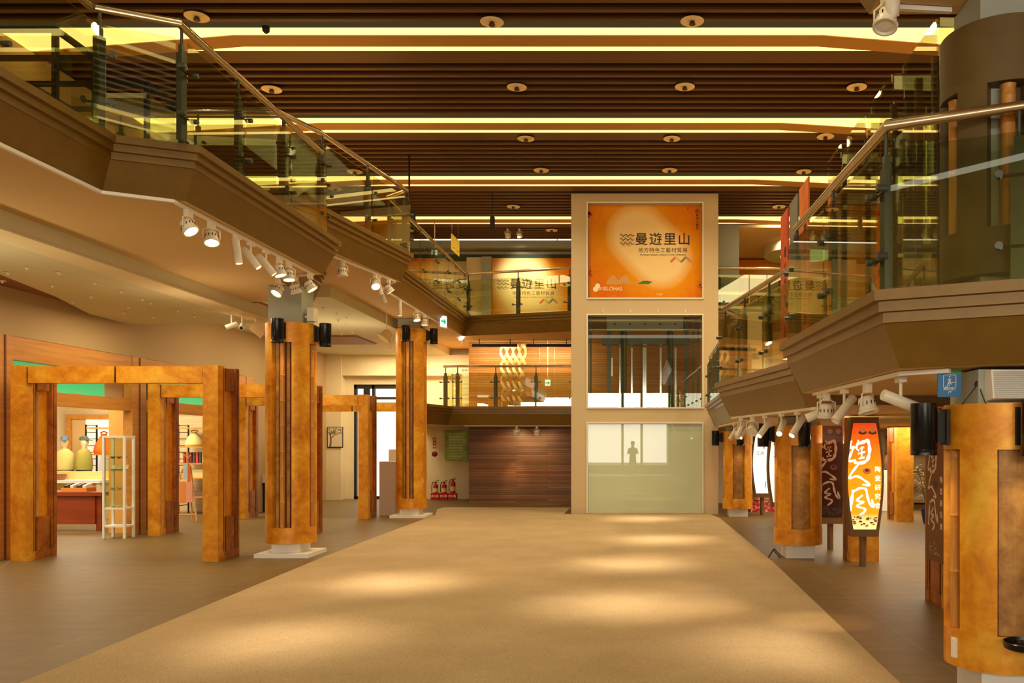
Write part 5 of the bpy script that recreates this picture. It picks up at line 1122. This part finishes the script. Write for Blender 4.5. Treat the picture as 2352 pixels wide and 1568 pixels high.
t = thing('mirror', 'tall wood framed mirror on the shop back wall', 'mirror', (-13.0,21.45,1.2)); MB().box(-13.9,21.4,1.0,-13.78,21.5,2.3).box(-12.8,21.4,1.0,-12.68,21.5,2.3).box(-13.9,21.4,2.3,-12.68,21.5,2.4).build('mirror_frame', SHOPW, t); MB().box(-13.78,21.44,1.0,-13.45,21.46,2.3).build('mirror_edge', SOFFIT, t); MB().box(-13.45,21.45,1.0,-12.8,21.47,2.3).build('mirror_glass', M('painted_mirror_glow',(250,250,246),0.1,0.0,emit=0.35), t)  # mirror's brightness put in as emission, narrowed by an added beige strip
# racks
def rack(lab, x0, x1, y0, y1, zs, h):
    t = thing('steel_rack', lab, 'rack', ((x0+x1)/2,y0,0), 'black steel racks'); w = 0.03
    for x in (x0,x1-w):
        for y in (y0,y1-w): MB().box(x,y,0.001,x+w,y+w,h).build('upright', MATT, t)
        mb = MB(); z = 0.2
        while z < h: mb.box(x,y0+w,z,x+w,y1-w,z+0.015); z += 0.16
        mb.build('ladder_rungs', MATT, t)
    for z in zs: MB().box(x0+0.002,y0+0.002,z,x1-0.002,y1-0.002,z+0.03).build('shelf_board', SHOPW, t)
rack('black steel rack holding the orange bag',-13.0,-11.9,20.7,21.15,(0.35,0.9,1.42,2.05),2.15); rack('black steel rack of books and cloths behind the easel',-10.95+0.1,-9.75,20.8,21.3,(0.4,0.85,1.2,1.6,2.05),2.15)
def sack(lab, x, y, z, w, h, m):
    t = thing('cloth_bag', lab, 'bag', (x,y,z)); mb = MB(); n = 16
    mb.lathe([(w*0.5,0),(w*0.56,h*0.12),(w*0.5,h*0.4),(w*0.3,h*0.75),(w*0.14,h*0.95),(w*0.1,h)],(x,y,z),n).build('bag_body', m, t, smooth=True); MB().tube([(x-0.05,y,z+h*0.93),(x-0.08,y,z+h*1.05),(x,y,z+h*1.12),(x+0.08,y,z+h*1.05),(x+0.05,y,z+h*0.93)],0.012,6).build('handle', m, t)
sack('orange cloth bag on the steel rack',-12.68,20.92,1.451,0.4,0.48,M('orange_cloth',(232,110,24),0.8)); sack('coral cloth bag beside the orange bag',-12.22,20.92,1.451,0.26,0.42,M('coral_cloth',(230,130,80),0.8)); sack('pale knotted cloth bag on the upper shelf behind the easel',-10.55,21.0,1.631,0.38,0.35,M('straw_bag',(226,210,140),0.8))
BC = [(176,40,30),(214,120,90),(120,40,36),(90,70,60),(200,60,40),(60,60,70),(210,180,140),(170,60,50)]
for i in range(9):
    x = -10.75+0.075*i; t = thing('book', ['maroon','coral','wine','umber','scarlet','slate','sand','brick','second maroon'][i]+' book standing on the middle rack shelf', 'book', (x,21.0,1.231), 'books on the rack'); MB().obox((x,21.0,1.36),0.05,0.16,0.25,0,ry=0.0).build('cover', M('book_%d'%i,BC[i%8],0.6), t); MB().box(x-0.018,20.93,1.24,x+0.018,21.083,1.483).build('pages', PAPERW, t)
for i, (z, c, l) in enumerate(((0.881,(222,200,150),'cream folded cloths on the lower rack shelf'),(0.431,(120,90,80),'mauve folded cloths on the bottom rack shelf'),(1.08+0.0,(200,190,120),'pale folded cloth on top of the cream pile'))):
    t = tag(MB().box(-10.7,20.9,z if i < 2 else 1.001,-10.2+0.1*i,21.2,(z if i < 2 else 1.001)+(0.12 if i < 2 else 0.08)).build('folded_cloth', M('folded_%d'%i,c,0.9)), l, 'cloth', 'folded cloths')
# easel with cloths
t = thing('easel', 'light wooden easel rack hung with cloths at the shop front', 'easel', (-9.75,18.9,0)); c = Vector((-9.72,19.0,0))
for pts in (((-0.3,-0.15,0.001),(-0.1,0.03,1.15)),((0.28,-0.1,0.001),(0.08,0.03,1.2)),((0.0,0.28,0.001),(0.0,0.02,1.5))): MB().tube([c+Vector(pts[0]),c+Vector(pts[1])],0.018,8).build('leg', PINE, t)
MB().tube([c+Vector((-0.27,-0.14,0.16)),c+Vector((0.26,-0.09,0.16))],0.014,8).build('cross_bar', PINE, t); MB().tube([c+Vector((-0.15,-0.04,0.85)),c+Vector((0.16,-0.04,0.85))],0.014,8).build('cross_bar', PINE, t)
MB().tube([c+Vector((0,0.02,1.4)),c+Vector((-0.1,0,1.5))],0.01,6).tube([c+Vector((0,0.02,1.35)),c+Vector((0.1,0,1.45))],0.01,6).build('peg', PINE, t)
for lab, dx, w, z0, z1, col in (('orange cloth draped on the easel',-0.07,0.17,0.4,0.87,(238,150,70)),('pink cloth draped on the easel',0.1,0.14,0.42,0.87,(240,170,140)),('pale blue card hanging on the easel top',0.02,0.1,0.92,1.25,(190,210,230)),('orange strip of cloth hanging on the easel top',0.1,0.05,0.88,1.22,(228,110,40))):
    tag(MB().box(c.x+dx-w/2,c.y-0.075,z0,c.x+dx+w/2,c.y-0.06,z1).build('draped_cloth' if 'cloth' in lab else 'hanging_card', M('easel_'+'_'.join(lab.split()[:2]),col,0.8), origin=(c.x+dx,c.y-0.07,z0)), lab, 'cloth' if 'cloth' in lab else 'card')
t = thing('pedestal_case', 'glass topped brown pedestal case beside the easel', 'display case', (-9.3,19.2,0)); MB().box(-9.42,19.35,0.001,-9.02,19.75,0.62).build('pedestal', WOODB, t); MB().box(-9.42,19.35,0.63,-9.02,19.75,1.5).build('case_glass', GLASS, t); MB().box(-9.43,19.34,1.5,-9.01,19.76,1.58).build('case_top', WOODB, t)
t = thing('ceramic_vase', 'cream vase inside the pedestal case', 'vase', (-9.24,19.55,0.631)); MB().lathe([(0.05,0.631),(0.1,0.7),(0.11,0.8),(0.05,0.92),(0.06,0.97),(0.045,0.96)],(-9.24,19.55,0),16).build('vase_body', M('vase_cream',(214,196,160),0.3), t, smooth=True)
# dark counter beyond the shop
t = thing('sales_counter', 'black counter with white top along the wall beyond the shop', 'counter', (-8.9,22.2,0)); MB().box(-9.19,21.7,0.001,-8.75,23.0,0.72).build('counter_body', M('black_green',(30,40,36),0.3), t); MB().box(-9.19,21.65,0.72,-8.72,23.05,0.92).build('counter_top', WHITE, t)
t = thing('lacquer_box', 'dark red lacquer box on the black counter', 'box', (-8.95,22.1,0.921)); MB().box(-9.15,21.9,0.921,-8.8,22.3,1.12).build('box_body', M('lacquer_red',(86,14,10),0.15), t)
t = thing('framed_print', 'black framed print standing on the lacquer box', 'picture', (-8.95,22.1,1.121)); MB().box(-9.16,22.05,1.121,-8.78,22.09,1.6).build('picture_frame', MATT, t); MB().box(-9.1,22.045,1.17,-8.84,22.05,1.55).build('picture_paper', PAPERW, t)
t = thing('curtain', 'pleated beige curtain on the wall above the black counter', 'curtain', (-9.15,22.4,1.3)); mb = MB()
n = 40; poly = [(22.0+1.2*i/n, -9.16+0.025*math.sin(i*1.9)) for i in range(n+1)]
for (y1_,x1_),(y2_,x2_) in zip(poly[:-1],poly[1:]): mb.add([(x1_,y1_,1.3),(x2_,y2_,1.3),(x2_,y2_,2.35),(x1_,y1_,2.35),(x1_-0.02,y1_,1.3),(x2_-0.02,y2_,1.3),(x2_-0.02,y2_,2.35),(x1_-0.02,y1_,2.35)],[(0,1,2,3),(7,6,5,4),(3,2,6,7),(4,5,1,0)])
mb.build('pleats', M('curtain_beige',(196,184,144),0.8), t)
# ------------------------------------------------------------------ lamps of the hall
for o in [o for o in bpy.data.objects if o.name.startswith('ceiling_light') and o.type == 'EMPTY']:
    lamp('SPOT', 'downlight_glow', (o.location.x,o.location.y,ZC-0.12), 210, (1.0,0.79,0.44), 0.1, to=(o.location.x,o.location.y,0), angle=150, blend=1.0)
for x, y in ((-3,6),(0,6),(-3,2),(0.5,2),(-2,-3)):
    lamp('SPOT', 'downlight_glow', (x,y,ZC-0.12), 180, (1.0,0.79,0.44), 0.1, to=(x,y,0), angle=150, blend=1.0)
# the rows of pin lights in the two low ceilings, with added fill at the back walls
for x, y, z, pw in ((-7.3,7.5,3.84,36),(-7.4,11.2,3.84,60),(-7.6,14.4,3.84,60),(-7.4,17.8,4.33,70),(-7.2,21.3,4.33,90),(-7.0,24.8,4.33,110)):
    lamp('AREA', 'pin_and_fill_light', (x,y,z), pw, (1.0,0.83,0.52), 1.8, to=(x,y,0), sy=1.8)
lamp('AREA', 'pin_and_fill_light', (-5.4,25.0,4.3), 60, (1.0,0.86,0.6), 0.8, to=(-5.4,25.6,0), sy=0.5)  # added fill lamp for the extinguisher wall, not a pin row
# added fill uplights in open air, spread out to brighten the soffits
for x, y, z, pw in ((-6.2,12.6,2.9,6),(-6.2,19.4,3.1,9),(-7.4,9.0,2.2,22),(-7.4,18.6,2.4,20),(2.9,6.3,1.99,4),(3.2,13.1,1.7,8)):
    lamp('AREA', 'soffit_fill', (x,y,z), pw, (1.0,0.80,0.48), 0.5, to=(x,y,z+1))
lamp('AREA', 'gallery_light', (-6.5,18,7.3), 120, (1.0,0.8,0.45), 1.5, to=(-6.5,18,5), sy=5)
lamp('AREA', 'gallery_light', (5.8,14,7.3), 200, (1.0,0.8,0.45), 1.5, to=(5.8,14,3), sy=8)
lamp('SPOT', 'wall_wash', (-3.15,23.95,2.0), 45, WARM, 0.03, to=(-3.3,24.8,1.0), angle=120, blend=0.5)
lamp('SPOT', 'wall_wash', (-2.6,23.95,2.0), 28, WARM, 0.03, to=(-2.3,24.8,0.9), angle=120, blend=0.5)
